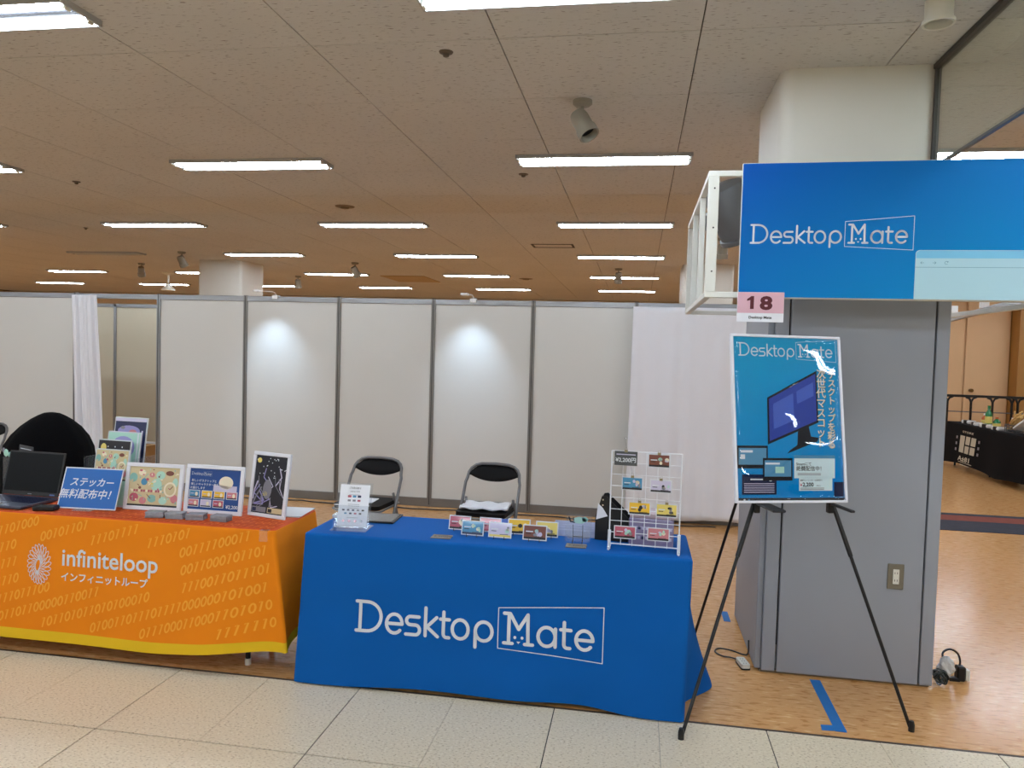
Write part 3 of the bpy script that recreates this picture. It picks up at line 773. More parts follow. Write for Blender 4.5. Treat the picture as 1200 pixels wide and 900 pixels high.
def art_pastel(A, x, y, w_, h_):
    A.rect(x, y, w_, h_, ac['beige']).up()
    for (u, v, a, b_, c_) in [(.08, .72, .09, .13, 'teal'), (.25, .85, .08, .08, 'cream'), (.30, .62, .07, .10, 'sky'), (.62, .80, .10, .12, 'mint'), (.80, .86, .09, .07, 'brown'), (.55, .55, .12, .18, 'mint'), (.92, .62, .06, .14, 'mint'), (.12, .22, .10, .12, 'rose'), (.30, .14, .08, .10, 'pink'), (.48, .20, .10, .11, 'teal'), (.70, .16, .09, .11, 'mint'), (.92, .22, .08, .12, 'pink'), (.45, .80, .06, .07, 'pink')]:
        A.ell(x+u*w_, y+v*h_, a*w_*.9, b_*h_*.9, ac[c_])
    A.up(); rr_ = random.Random(11)
    for k in range(46): A.ell(x+rr_.uniform(.04, .96)*w_, y+rr_.uniform(.10, .95)*h_, rr_.uniform(.008, .035)*w_, rr_.uniform(.01, .04)*h_, ac[rr_.choice(['cream', 'teal', 'pink', 'brown', 'mint', 'beige', 'rose', 'cream', 'gold'])], 9)
    for k in range(10):
        a, b_ = rr_.uniform(.08, .9), rr_.uniform(.15, .9); A.line([(x+a*w_, y+b_*h_), (x+min(.97, a+rr_.uniform(-.08, .1))*w_, y+min(.96, max(.06, b_+rr_.uniform(-.12, .12)))*h_)], .0035, ac[rr_.choice(['brown', 'teal', 'cream'])])
    A.up().ell(x+.83*w_, y+.45*h_, .125*w_, .19*h_, ac['cream']).up().ell(x+.83*w_, y+.45*h_, .095*w_, .145*h_, ac['beige'])
    A.up().line([(x+.83*w_, y+.45*h_), (x+.88*w_, y+.53*h_)], .004, ac['brown']).line([(x+.83*w_, y+.45*h_), (x+.80*w_, y+.48*h_)], .004, ac['rose'])
    for k in range(13): A.rect(x+(.06+.048*k)*w_, y+.36*h_, .036*w_, .06*h_, ac['rose'] if k % 3 else ac['cream'])
    A.rect(x, y, w_, .045*h_, ac['dark'])
t = thing('picture_frame', 'wide white picture frame with a pastel beige print, beside the blue notice', 'picture frame', (-2.592, 3.492, ZT+0.003), (0, 0, math.radians(2)), 'white picture frames on the orange cloth')
pic_frame(t, 0.316, 0.24, 0.020, math.radians(9), art_pastel)
def mini_card(A, x, y, w_, h_, c, t_='dark'):
    A.rect(x, y, w_, h_, white_print); A.up().rect(x+w_*.06, y+h_*.08, w_*.88, h_*.84, ac[c]); A.up().rect(x+w_*.06, y+h_*.08, w_*.88, h_*.14, ac[t_]); A.ell(x+w_*.68, y+h_*.5, w_*.13, h_*.26, ac['cream'], 12); A.rect(x+w_*.15, y+h_*.5, w_*.3, h_*.1, ac['lilac']); A.lv -= 2
def art_menu(A, x, y, w_, h_):
    A.rect(x, y, w_, h_, mat('menu_blue', (16, 70, 140), 0.3, coat=0.3)).up()
    logo(A, x+.03*w_, y+.84*h_, .052*w_, .0016, white_print)
    A.text('新しいデスクトップと', x+.04*w_, y+.68*h_, .014, white_print, 0.01); A.text('楽しいキャラクター達を', x+.03*w_, y+.59*h_, .014, white_print, 0.01); A.text('お届けします', x+.02*w_, y+.50*h_, .014, white_print, 0.01)
    A.rect(x+.48*w_, y+.46*h_, .46*w_, .15*h_, ac['lilac']).ell(x+.72*w_, y+.68*h_, .14*w_, .16*h_, ac['cream'])
    for i, c in enumerate(('sky', 'yellow', 'yellow', 'pink')): mini_card(A, x+(.01+.245*i)*w_, y+.28*h_, .215*w_, .19*h_, c)
    for i, c in enumerate(('pink', 'lilac', 'rose')): mini_card(A, x+(.0+.245*i)*w_, y+.06*h_, .215*w_, .19*h_, c)
    A.text('¥2,200円', x+.75*w_, y+.06*h_, .024, white_print, 0.02)
t = thing('picture_frame', 'wide white picture frame with a dark blue price print and small cards on it', 'picture frame', (-2.262, 3.508, ZT+0.003), (0, 0, math.radians(-1)), 'white picture frames on the orange cloth')
pic_frame(t, 0.322, 0.246, 0.020, math.radians(8), art_menu)
def art_night(A, x, y, w_, h_):
    r2 = random.Random(3)
    A.rect(x, y, w_, h_, ac['dark']).up()
    A.ell(x+.11*w_, y+.91*h_, .07*w_, .045*h_, ac['gold'])
    for k in range(26): A.ell(x+r2.uniform(.03, .97)*w_, y+r2.uniform(.6, .98)*h_, .003, .003, white_print, 8)
    for k in range(18):
        a = r2.uniform(.1, .9); b_ = r2.uniform(.2, .8); g = ac[r2.choice(['grey', 'lilac', 'grey', 'violet'])]
        A.up() if k % 6 == 0 else None
        A.line([(x+a*w_, y+b_*h_), (x+min(.97, max(.03, a+r2.uniform(-.2, .2)))*w_, y+(b_-.15)*h_), (x+min(.97, max(.03, a+r2.uniform(-.25, .25)))*w_, y+max(.15, b_-.3)*h_)], r2.uniform(.003, .009), g)
    A.ell(x+.45*w_, y+.42*h_, .14*w_, .17*h_, ac['grey']).ell(x+.40*w_, y+.34*h_, .07*w_, .04*h_, ac['gold']).up()
    A.rect(x+.02*w_, y+.02*h_, .45*w_, .09*h_, ac['grey']).rect(x+.52*w_, y+.02*h_, .46*w_, .09*h_, ac['beige']).up().rect(x+.04*w_, y+.03*h_, .12*w_, .06*h_, ac['navy']).rect(x+.54*w_, y+.03*h_, .12*w_, .06*h_, ac['dark'])
t = thing('picture_frame', 'tall white picture frame with a dark starry print on the orange table', 'picture frame', (-1.930, 3.545, ZT+0.003), (0, 0, math.radians(-15)), 'white picture frames on the orange cloth')
pic_frame(t, 0.238, 0.325, 0.018, math.radians(8), art_night)

# silver card stacks
silv = mat('silver_card', (150, 155, 165), 0.45, 0.3, var=0.2, vscale=60)
for i, (x, y, a, nm) in enumerate([(-2.325, 3.385, .20, 'leftmost, in front of the pastel print'), (-2.222, 3.392, .12, 'second from left, at the corner of the pastel frame'), (-2.116, 3.397, .18, 'third from left, in front of the dark blue print'), (-1.985, 3.398, -.05, 'rightmost, near the tall frame')]):
    t = thing('card_stack', 'small silver card stack, ' + nm, 'card stack', (x, y, ZT+0.001), (0, 0, a), 'silver card stacks on the orange cloth')
    for k in range(4):
        q = MB(); d_ = 0.0015*((k*7+i*3) % 4-1.5); q.box(-0.044+d_, 0.044+d_, -0.028-d_, 0.028-d_, 0.0075*k, 0.0075*k+0.0068, silv, 0.0012); ob('card', q, None, t)

# pile of sheets at the right end
t = thing('paper_pile', 'white paper sheets lying at the right end of the orange table', 'paper', (-1.79, 3.665, ZT+0.001), (0, 0, math.radians(3)))
for k in range(3):
    q = MB(); q.box(-0.135+0.004*k, 0.125+0.003*k, -0.105-0.002*k, 0.105, 0.0022*k, 0.0022*k+0.0018, paper); ob('sheet', q, None, t, rot=(0, 0, 0.02*k))
q = MB(); q.box(-0.02, 0.02, -0.001, 0.001, -0.05, 0.0, clear); q.box(-0.02, 0.02, -0.001, 0.03, -0.0, 0.002, clear)
tag(ob('price_clip', q, None, None, (-1.693, 3.262, ZT+0.001)), 'small clear acrylic tab hooked over the orange table corner', 'clip')

# laptop
t = thing('laptop', 'open black laptop with a dark screen at the left end of the orange table', 'laptop', (-3.205, 3.575, ZT+0.001), (0, 0, math.radians(-2)))
dgrey = mat('laptop_grey', (74, 80, 98), 0.35, 0.4)
q = MB(); q.box(-0.178, 0.178, -0.245, 0.0, 0.003, 0.018, dgrey, 0.003); base = ob('base', q, None, t)
q = MB()
for r_ in range(6):
    for k in range(15): q.box(-0.165+k*0.0222, -0.165+k*0.0222+0.019, -0.035-r_*0.0200-0.0165, -0.035-r_*0.0200, 0.018, 0.0200, mat('key_navy', (24, 32, 62), 0.4))
ob('keyboard', q, None, base)
q = MB(); q.box(-0.05, 0.05, -0.235, -0.175, 0.018, 0.0184, mat('touchpad', (60, 66, 84), 0.25, 0.3)); ob('touchpad', q, None, base)
q = MB(); q.box(-0.178, 0.178, 0, 0.007, 0, 0.238, blackmet, 0.003); lid = ob('lid', q, None, t, (0, -0.004, 0.02), (math.radians(-14), 0, 0))
q = MB(); q.box(-0.166, 0.166, -0.001, 0.0, 0.022, 0.228, mat('dark_screen', (7, 8, 10), 0.3, spec=0.15)); scr = ob('screen', q, None, lid)
q = MB(); q.box(-0.012, 0.012, -0.0016, -0.0006, 0.008, 0.011, silv); q.box(0.125, 0.155, -0.0016, -0.0006, 0.007, 0.013, mat('sticker_blue', (80, 110, 170), 0.4)); ob('badge', q, None, lid)
for x in (-0.178, 0.178):
    for y in (-0.2, -0.03): pass
q = MB(); q.box(-0.16, 0.16, -0.22, -0.01, 0, 0.004, black); ob('rubber_feet', q, None, t)
q = MB(); q.box(-0.055, 0.055, -0.03, 0.03, 0.0, 0.024, black, 0.006); tag(ob('black_adapter', q, None, None, (-2.925, 3.365, ZT+0.001), (0, 0, 0.2)), 'small flat black adapter box between the laptop and the blue notice', 'adapter')

# picture stack standing in steps
STK = [(-2.800, 3.545, 1.004, 'front, pastel print'), (-2.834, 3.60, 1.046, 'second, dark print with a yellow moon'), (-2.822, 3.655, 1.083, 'third, pale print with a grey-blue ring'), (-2.829, 3.71, 1.155, 'rearmost and highest, night-blue print')]
t = thing('display_rack', 'clear acrylic step rack holding four prints behind the blue notice', 'display rack', (-2.715, 3.645, ZT+0.001))
q = MB()
for x in (-0.14, 0.14): q.box(x-0.002, x+0.002, -0.10, 0.10, 0.0, 0.25, clear)
q.box(-0.138, 0.138, -0.10, 0.10, 0, 0.003, clear); ob('rack_body', q, None, t)
def stk_art(i):
    def f(A, x, y, w_, h_):
        if i == 0: art_pastel(A, x, y+h_*.45, w_, h_*.55); A.rect(x, y, w_, h_*.45, ac['mint'])
        elif i == 1:
            A.rect(x, y, w_, h_, ac['dark']).up().ell(x+.16*w_, y+.88*h_, .09*w_, .07*h_, ac['gold'])
            for k in range(14): A.ell(x+(.3+.045*k)*w_, y+(.9-.05*(k % 5))*h_, .004, .004, white_print, 8)
        elif i == 2:
            A.rect(x, y, w_, h_, ac['mint']).up().ell(x+.48*w_, y+.78*h_, .38*w_, .17*h_, ac['violet']).up().ell(x+.48*w_, y+.76*h_, .28*w_, .13*h_, ac['grey']).up().ell(x+.48*w_, y+.74*h_, .18*w_, .09*h_, ac['navy']).rect(x+.92*w_, y, .05*w_, h_, white_print)
        else:
            A.rect(x, y, w_, h_, ac['navy']).up().ell(x+.45*w_, y+.84*h_, .36*w_, .07*h_, ac['violet']).up().ell(x+.58*w_, y+.83*h_, .12*w_, .03*h_, ac['pink']).ell(x+.25*w_, y+.88*h_, .07*w_, .02*h_, ac['grey']).rect(x, y+.96*h_, w_, .04*h_, ac['lilac']).rect(x+.86*w_, y+.3*h_, .05*w_, .55*h_, ac['lilac'])
    return f
edge_m = mat('board_edge', (205, 212, 216), 0.25)
for i, (x, y, zt, nm) in enumerate(STK):
    t = thing('print_board', 'upright print in the step rack, ' + nm, 'print', (x, y-0.025, ZT+0.006), (0, 0, math.radians(-4)), 'prints in the step rack')
    lean = math.radians(8); hh = (zt-ZT-0.006)/math.cos(lean)
    q = MB(); q.box(0, 0.208, 0.0, 0.006, 0, hh, edge_m, 0.001); ob('board', q, None, t, rot=(-lean, 0, 0))
    A = Art(); stk_art(i)(A, 0.006, 0.01, 0.196, hh-0.016); p_ = A.build('picture', t); p_.rotation_euler = (-lean, 0, 0)

# small figures with a price tag behind the laptop
t = thing('price_tag_stand', 'small dark grey price tag with a clear stand behind the laptop', 'price tag', (-3.335, 3.66, ZT+0.001), (0, 0, -0.05))
q = MB(); q.box(-0.045, 0.045, 0, 0.004, 0.21, 0.275, mat('tag_grey', (70, 72, 76), 0.4)); ob('card', q, None, t, rot=(0, 0.12, 0))
A = Art(); A.rect(-0.036, 0.255, 0.07, 0.004, white_print); A.text('1,500円', -0.034, 0.222, 0.024, white_print, 0.02); p_ = A.build('printed_price', t); p_.rotation_euler = (0, 0.12, 0)
q = MB(); q.box(-0.012, 0.012, 0.0, 0.004, 0, 0.23, clear); q.box(-0.03, 0.03, -0.02, 0.03, 0, 0.004, clear); ob('stand', q, None, t)
q = MB(); q.box(-0.05, 0.04, 0, 0.003, 0.0, 0.20, clear)
for (u, v, a, b_, c_) in [(-0.03, 0.225, .016, .022, 'mint'), (0.0, 0.215, .018, .018, 'teal'), (0.025, 0.222, .014, .02, 'cream'), (-0.045, 0.24, .01, .014, 'grey')]:
    q.lathe([(0.001, -b_), (a*.8, -b_*.6), (a, 0), (a*.7, b_*.7), (0.001, b_)], ac[c_], 10, Matrix.Translation((u, 0, v)) @ Matrix.Scale(0.25, 4, (0, 1, 0)))
tag(ob('acrylic_stand', q, None, None, (-3.42, 3.68, ZT+0.001)), 'clear stand with small mint and white ornaments behind the laptop screen', 'acrylic stand')

# ---------------------------------------------------------------- folding chairs
seat_m = mat('black_vinyl', (13, 12, 13), 0.6, bump=0.05, bscale=200, spec=0.2)
chair_m = mat('grey_chair_tube', (112, 112, 113), 0.35, 0.5)
def chair(label, x, y, rz=0.0):
    t = thing('folding_chair', label, 'chair', (x, y, 0), (0, 0, rz), 'folding chairs behind the tables')
    hw = 0.205
    # front-leg and back hoop in one bent tube: feet in front, hoop top at the back
    def hoop(z): return -0.30 + (0.40)*(z/0.76)
    pts = []
    for z in (0.0, 0.2, 0.42, 0.60): pts.append((-hw-0.012*(0.76-z), hoop(z), z))
    n = 10
    for k in range(n+1):
        a = PI - PI*k/n; pts.append((hw*0.97*math.copysign(abs(math.cos(a))**0.55, math.cos(a)), hoop(0.625+0.11*math.sin(a)**0.8 if 0 < k < n else 0.625), 0.625+0.11*(math.sin(a)**0.8 if 0 < k < n else 0)))
    for z in (0.60, 0.42, 0.2, 0.0): pts.append((hw+0.012*(0.76-z), hoop(z), z))
    q = MB(); q.tube(pts, 0.0115, chair_m, 10); ob('frame', q, None, t, smooth=True)
    q = MB()                                    # padded backrest hugging the hoop
    nu = 20; vs = []; fs = []
    for sgn in (-1, 1):
        for i in range(nu+1):
            u = -1+2*i/nu; top = 0.733-0.085*abs(u)**3.6; bot = 0.608+0.05*abs(u)**2.2
            if abs(u) == 1: bot = top-0.004
            for j in range(7):
                v = j/6; z = bot+(top-bot)*v; bulge = 0.016*(1-(2*v-1)**2)**0.5*(1-u**4)**0.5 if abs(u) < 1 else 0
                vs.append((u*hw*0.97, hoop(z)+0.018*(1-u*u)+sgn*bulge, z))
    for s_ in range(2):
        o_ = s_*(nu+1)*7
        for i in range(nu):
            for j in range(6):
                f = (o_+i*7+j, o_+(i+1)*7+j, o_+(i+1)*7+j+1, o_+i*7+j+1); fs.append(f if s_ == 0 else f[::-1])
    q.add(vs, fs, seat_m); ob('backrest', q, None, t, smooth=True)
    q = MB(); rounded_prism(q, -0.18, 0.18, -0.33, 0.03, 0.415, 0.445, 0.05, seat_m); s_ = ob('seat', q, None, t, smooth='auto')
    q = MB(); q.tube([(-0.185, 0.03, 0.412), (-0.185, -0.30, 0.405), (-0.14, -0.335, 0.405), (0.14, -0.335, 0.405), (0.185, -0.30, 0.405), (0.185, 0.03, 0.412)], 0.009, chair_m, 8); ob('seat_rail', q, None, t, smooth=True)
    for sx in (-1, 1):
        q = MB(); q.tube([(sx*0.178, -0.06, 0.50), (sx*0.180, -0.03, 0.42), (sx*0.185, 0.15, 0.01)], 0.0105, chair_m, 8); l_ = ob('leg', q, None, t, smooth=True)
        q = MB(); q.cyl((sx*0.185, 0.152, 0), (sx*0.185, 0.149, 0.03), 0.014, black, n=10); ob('rubber_foot', q, None, l_)
    q = MB(); q.cyl((-0.184, 0.125, 0.07), (0.184, 0.125, 0.07), 0.008, chair_m, n=8); q.cyl((-0.203, -0.25, 0.09), (0.203, -0.25, 0.09), 0.008, chair_m, n=8); ob('crossbar', q, None, t)
    return t
ch = chair('left of the two black folding chairs behind the blue table, a paper on its seat', -1.93, 5.45, -0.10)
c2 = copy_tree(ch); c2.location = (-1.03, 5.45, 0); c2.rotation_euler = (0, 0, -0.08); c2['label'] = 'right of the two black folding chairs behind the blue table, white cloth on its seat'
c3 = copy_tree(ch); c3.location = (-6.20, 6.38, 0); c3.rotation_euler = (0, 0, -0.1); c3['label'] = 'black folding chair cut by the left edge of the picture'
q = MB(); q.box(-0.13, 0.10, -0.08, 0.08, 0, 0.005, paper); tag(ob('paper_sheet', q, None, None, (-1.97, 5.30, 0.447), (0, 0, 0.02)), 'white paper sheet lying on the left folding chair seat', 'paper')
q = MB(); vs = []; fs = []
for j in range(9):
    for i in range(15): vs.append((-0.17+0.024*i, -0.10+0.028*j, 0.013+0.006*math.sin(i*1.1+j*.8)+0.005*math.sin(j*1.7)))
for j in range(8):
    for i in range(14): k = j*15+i; fs.append((k, k+1, k+16, k+15))
q.add(vs, fs, paper); o = ob('folded_cloth', q, None, None, (-1.04, 5.28, 0.456), smooth=True); md = o.modifiers.new('thick', 'SOLIDIFY'); md.thickness = 0.012
tag(o, 'crumpled white cloth lying on the right folding chair seat', 'cloth')

# black cloth covering something behind the laptop
def bag():
    prof = [(0.0, .30), (0.3, .31), (0.5, .315), (0.65, .315), (0.78, .305), (0.88, .285), (0.95, .245), (1.01, .19), (1.055, .13), (1.08, .085), (1.095, .05), (1.10, .012)]
    q = MB(); vs = []; fs = []; n = 40
    for i, (z, r_) in enumerate(prof):
        for k in range(n):
            a = 2*PI*k/n; w_ = 1+0.03*math.sin(5*a+z*4)+0.02*math.sin(11*a)
            skew = 0.02*sm(0.8, 1.1, z)
            vs.append((r_*w_*math.copysign(abs(math.cos(a))**0.85, math.cos(a))+skew, 0.62*r_*w_*math.sin(a), z))
    for i in range(len(prof)-1):
        for k in range(n): fs.append((i*n+k, i*n+(k+1) % n, (i+1)*n+(k+1) % n, (i+1)*n+k))
    fs += [list(range(n))[::-1], [(len(prof)-1)*n+k for k in range(n)]]
    q.add(vs, fs, blackfab)
    return q
tag(ob('black_cover', bag(), None, None, (-3.735, 4.32, 0.0), smooth=True), 'rounded heap under a black cloth standing behind the laptop', 'covered object')

# ---------------------------------------------------------------- things on the blue table
TX = ZT+0.001
t = thing('menu_stand', 'clear acrylic stand with a white payment notice at the left end of the blue table', 'sign stand', (-1.395, 3.405, TX), (0, 0, math.radians(4)))
R20 = (-math.radians(18), 0, 0)
q = MB(); q.box(-0.012, 0.158, 0.002, 0.005, 0.006, 0.222, clear); ob('acrylic_holder', q, None, t, rot=R20)
q = MB(); q.box(-0.012, 0.158, -0.016, -0.0145, 0.006, 0.112, clear); q.box(-0.012, 0.158, -0.0165, -0.0135, 0.112, 0.1155, paper); ob('front_pocket', q, None, t, (0, 0, 0), (-math.radians(9), 0, 0))
q = MB(); q.box(-0.014, 0.160, -0.055, 0.09, 0, 0.004, clear); ob('stand_foot', q, None, t)
A = Art(); A.rect(0.0, 0.012, 0.146, 0.200, paper).up()
A.text('ご利用可能な', 0.073, 0.192, 0.010, dark_print, 0.0, 'CENTER'); A.text('お支払い方法', 0.073, 0.176, 0.008, dark_print, 0.0, 'CENTER')
r3 = random.Random(4)
for (z, n_, s_) in ((0.150, 3, .017), (0.131, 3, .015), (0.086, 5, .012), (0.070, 4, .012)):
    for k in range(n_): A.rect(0.073+(k-(n_-1)/2)*0.024-s_/2, z, s_, s_*.62, r3.choice([ac['navy'], ac['rose'], ac['sky'], ac['grey'], dark_print]))
for k, c_ in enumerate(('rose', 'rose', 'pink', 'navy')): A.ell(0.030+k*0.029, 0.038, .007, .007, ac[c_], 12)
for z in (0.162, 0.116, 0.108, 0.098, 0.053): A.rect(0.045, z, 0.056, 0.0018, ac['grey'])
p_ = A.build('printed_sheet', t, y=0.001); p_.rotation_euler = R20
q = MB(); q.box(-0.048, 0.048, -0.024, 0.024, 0, 0.020, white, 0.004); tag(ob('white_box', q, None, None, (-1.452, 3.63, TX), (0, 0, 0.05)), 'small flat white box at the left rear of the blue table', 'box')
t = thing('tablet', 'dark grey tablet in a black cover lying flat beside the payment notice', 'tablet', (-1.27, 3.665, TX), (0, 0, 0.06))
q = MB(); q.box(-0.10, 0.10, -0.105, 0.095, 0, 0.007, black, 0.002); ob('cover', q, None, t)
q = MB(); q.box(-0.088, 0.088, -0.094, 0.084, 0.007, 0.0085, mat('tablet_screen', (92, 88, 84), 0.25)); ob('screen', q, None, t)

wire_b = mat('black_wire', (20, 20, 22), 0.4)
def photo_card(x, y, yaw, w_, h_, colr, strip, label, seed, stand=True):
    t = thing('postcard', label, 'card', (x, y, TX), (0, 0, yaw), 'small cards standing on the blue cloth')
    L = math.radians(14)
    q = MB(); q.box(-w_/2, w_/2, 0, 0.0015, 0.006, h_, white_print); ob('card', q, None, t, rot=(-L, 0, 0))
    A = Art(step=0.0003); card_art(A, -w_/2, 0.006, w_, h_-0.006, colr, strip, seed); p_ = A.build('picture', t); p_.rotation_euler = (-L, 0, 0)
    q = MB()
    for s_ in (-1, 1):
        q.tube([(s_*w_*.22, -0.012, 0.016), (s_*w_*.22, -0.012, 0.002), (s_*w_*.22, 0.035, 0.002), (s_*w_*.22, 0.014, 0.045)], 0.0013, wire_b, 5)
    q.tube([(-w_*.22, 0.030, 0.002), (w_*.22, 0.030, 0.002)], 0.0013, wire_b, 5); ob('wire_stand', q, None, t)
    return t
def card_art(A, x, y, w_, h_, colr, strip, seed):
    r4 = random.Random(seed); b_ = w_*.045
    A.rect(x+b_, y+b_, w_-2*b_, h_-2*b_, ac[colr]).up().rect(x+b_, y+b_, w_-2*b_, h_*.13, ac[strip])
    for k in range(5): A.ell(x+w_*r4.uniform(.5, .85), y+h_*r4.uniform(.35, .7), w_*r4.uniform(.05, .10), h_*r4.uniform(.07, .16), ac[r4.choice(['cream', 'grey', 'dark', 'mint', 'lilac'])], 12)
    A.up().rect(x+w_*.12, y+h_*.52, w_*.3, h_*.07, white_print).rect(x+w_*.12, y+h_*.40, w_*.22, h_*.05, ac['dark'])
    A.line([(x+w_*.5, y+h_*.22), (x+w_*.85, y+h_*.24)], h_*.03, ac['dark'])
photo_card(-0.735, 3.425, -0.05, 0.108, 0.074, 'sky', 'navy', 'blue card standing leftmost in the front row of cards', 1)
photo_card(-0.603, 3.415, -0.05, 0.110, 0.076, 'lilac', 'gold', 'pale grey and yellow card in the middle of the front row of cards', 2)
photo_card(-0.440, 3.412, -0.03, 0.112, 0.076, 'brown', 'dark', 'brown card with a white figure shape, rightmost in the front row of cards', 3)
photo_card(-0.818, 3.515, -0.05, 0.108, 0.074, 'rose', 'dark', 'pink card standing behind and left of the blue card', 4)
photo_card(-0.668, 3.512, -0.05, 0.108, 0.074, 'pink', 'rose', 'pink card standing in the rear row behind the blue card', 5)
photo_card(-0.528, 3.505, 0.02, 0.108, 0.078, 'yellow', 'dark', 'yellow card standing in the rear row behind the pale card', 6)
photo_card(-0.393, 3.488, 0.0, 0.106, 0.078, 'gold', 'dark', 'yellow card at the right end of the rear row of cards', 7)
def price_strip(x, y, label, a):
    t = thing('price_strip', label, 'price label', (x, y, TX), (0, 0, a), 'flat labels on the blue cloth')
    q = MB(); q.box(-0.046, 0.046, -0.034, 0.034, 0, 0.003, mat('strip_grey', (120, 112, 100), 0.4)); ob('card', q, None, t)
    A = Art(); A.text('2,200円', -0.038, -0.012, 0.028, dark_print, 0.02); A.rect(-0.035, 0.018, 0.06, 0.005, dark_print); A.build('printed_price', t, lambda u, v, l: (u, v, 0.003+l))
price_strip(-0.868, 3.380, 'flat grey label lying left of the row of cards', 0.02)
price_strip(-0.246, 3.385, 'flat grey label lying in front of the clear stand', 0.0)
q = MB(); q.box(-0.10, 0.085, -0.045, 0.045, 0, 0.022, mat('folder_blue', (24, 80, 180), 0.4), 0.003); q.box(-0.097, 0.082, -0.043, 0.043, 0.005, 0.017, paper)
tag(ob('blue_case', q, None, None, (-0.615, 3.70, TX), (0, 0, -0.06)), 'flat bright blue case lying behind the yellow cards', 'case')
q = MB(); pl = mat('tray_plastic', (196, 202, 226), 0.15, alpha=0.85)
q.box(-0.115, 0.115, -0.10, 0.10, 0, 0.003, pl); q.box(-0.115, 0.115, -0.10, -0.097, 0.003, 0.03, pl); q.box(-0.115, 0.115, 0.097, 0.10, 0.003, 0.03, pl); q.box(-0.115, -0.112, -0.097, 0.097, 0.003, 0.03, pl); q.box(0.112, 0.115, -0.097, 0.097, 0.003, 0.03, pl)
for k in range(3): q.box(-0.112, 0.112, -0.05+0.05*k-0.001, -0.05+0.05*k+0.001, 0.003, 0.022, pl)
tag(ob('plastic_tray', q, None, None, (-0.265, 3.66, TX)), 'shallow translucent plastic tray behind the clear stand', 'tray')
t = thing('acrylic_block', 'empty clear acrylic stand with black wire easel in front of the tray', 'acrylic stand', (-0.245, 3.435, TX), (0, 0, 0.03))
q = MB(); q.box(-0.058, 0.058, 0.0, 0.004, 0.006, 0.078, clear, 0.001); ob('acrylic_plate', q, None, t, rot=(-0.2, 0, 0))
q = MB(); q.tube([(-0.022, -0.012, 0.018), (-0.022, -0.012, 0.002), (-0.022, 0.04, 0.002), (-0.022, 0.018, 0.082)], 0.0014, wire_b, 6); q.tube([(0.022, -0.012, 0.018), (0.022, -0.012, 0.002), (0.022, 0.04, 0.002), (0.022, 0.018, 0.082)], 0.0014, wire_b, 6); q.tube([(-0.022, 0.03, 0.025), (0.022, 0.03, 0.025)], 0.0014, wire_b, 6); ob('wire_easel', q, None, t)
t = thing('acrylic_figure', 'clear acrylic plate with a small mint and dark print behind the empty stand', 'acrylic stand', (-0.250, 3.545, TX))
q = MB(); q.box(-0.058, 0.062, 0, 0.003, 0.0, 0.110, clear, 0.0008); q.box(-0.05, 0.05, -0.02, 0.03, 0, 0.003, clear); ob('acrylic_plate', q, None, t)
A = Art(); A.ell(0.005, 0.083, .030, .016, ac['mint']).ell(0.03, 0.088, .014, .012, ac['teal']); A.up().line([(-0.045, 0.095), (-0.038, 0.075), (-0.02, 0.072)], 0.006, ac['dark']).line([(-0.025, 0.095), (-0.022, 0.08)], 0.004, ac['dark']); A.build('printed_motif', t)

# black angled magazine file with white paper inside
t = thing('file_box', 'black angled file box with a white sheet, standing left of the wire rack', 'file box', (-0.172, 3.535, TX), (0, 0, -0.10))
q = MB(); th = 0.003
side = [(0, 0), (0, 0.11), (0.028, 0.205), (0.046, 0.208), (0.155, 0.11), (0.155, 0)]
n = len(side)
for y in (0.0, 0.09):
    vs = [(p[0], y, p[1]) for p in side] + [(p[0], y+th, p[1]) for p in side]
    q.add(vs, [list(range(n)), list(range(n, 2*n))[::-1]] + [(k, (k+1) % n, n+(k+1) % n, n+k) for k in range(n)], black)
for k in (0, 1, 4): 
    a_, b_ = side[k], side[k+1]
    q.add([(a_[0], 0, a_[1]), (b_[0], 0, b_[1]), (b_[0], 0.093, b_[1]), (a_[0], 0.093, a_[1])], [(0, 1, 2, 3)], black)
q.box(0, 0.155, 0, 0.093, 0, th, black); ob('box_body', q, None, t)
q = MB(); vs = [(0.004, -0.003, 0.095), (0.058, -0.004, 0.115), (0.035, -0.003, 0.15), (0.012, -0.003, 0.172)]
q.add(vs + [(v[0], v[1]+0.002, v[2]) for v in vs], [(0, 1, 2, 3), (7, 6, 5, 4)] + [(k, (k+1) % 4, 4+(k+1) % 4, 4+k) for k in range(4)], paper); ob('papers', q, None, t)
q = MB()
for z in (0.165, 0.19): q.cyl((0.034, -0.004, z), (0.034, 0.0, z), 0.004, chrome, n=10)
ob('rivet', q, None, t)

# purple box behind the rack
t = thing('storage_box', 'pale purple box with rows of small print behind the wire rack', 'box', (0.085, 3.47, TX), (0, 0, -0.06))
pm = mat('purple_plastic', (150, 140, 172), 0.25)
q = MB(); q.box(-0.10, 0.10, 0, 0.14, 0, 0.125, pm, 0.004); ob('box_body', q, None, t)
A = Art()
for r_ in range(2):
    for k in range(11): A.rect(-0.095+k*0.0175, 0.03+r_*0.045, 0.012, 0.014, ac['lilac'] if (k+r_) % 3 else ac['navy'])
A.rect(-0.095, 0.085, 0.19, 0.004, ac['lilac']); A.build('printed_label', t)
q = MB(); q.box(-0.098, 0.098, 0.003, 0.137, 0.125, 0.150, mat('tray_pink', (196, 176, 190), 0.3, alpha=0.9), 0.004); ob('lid', q, None, t)

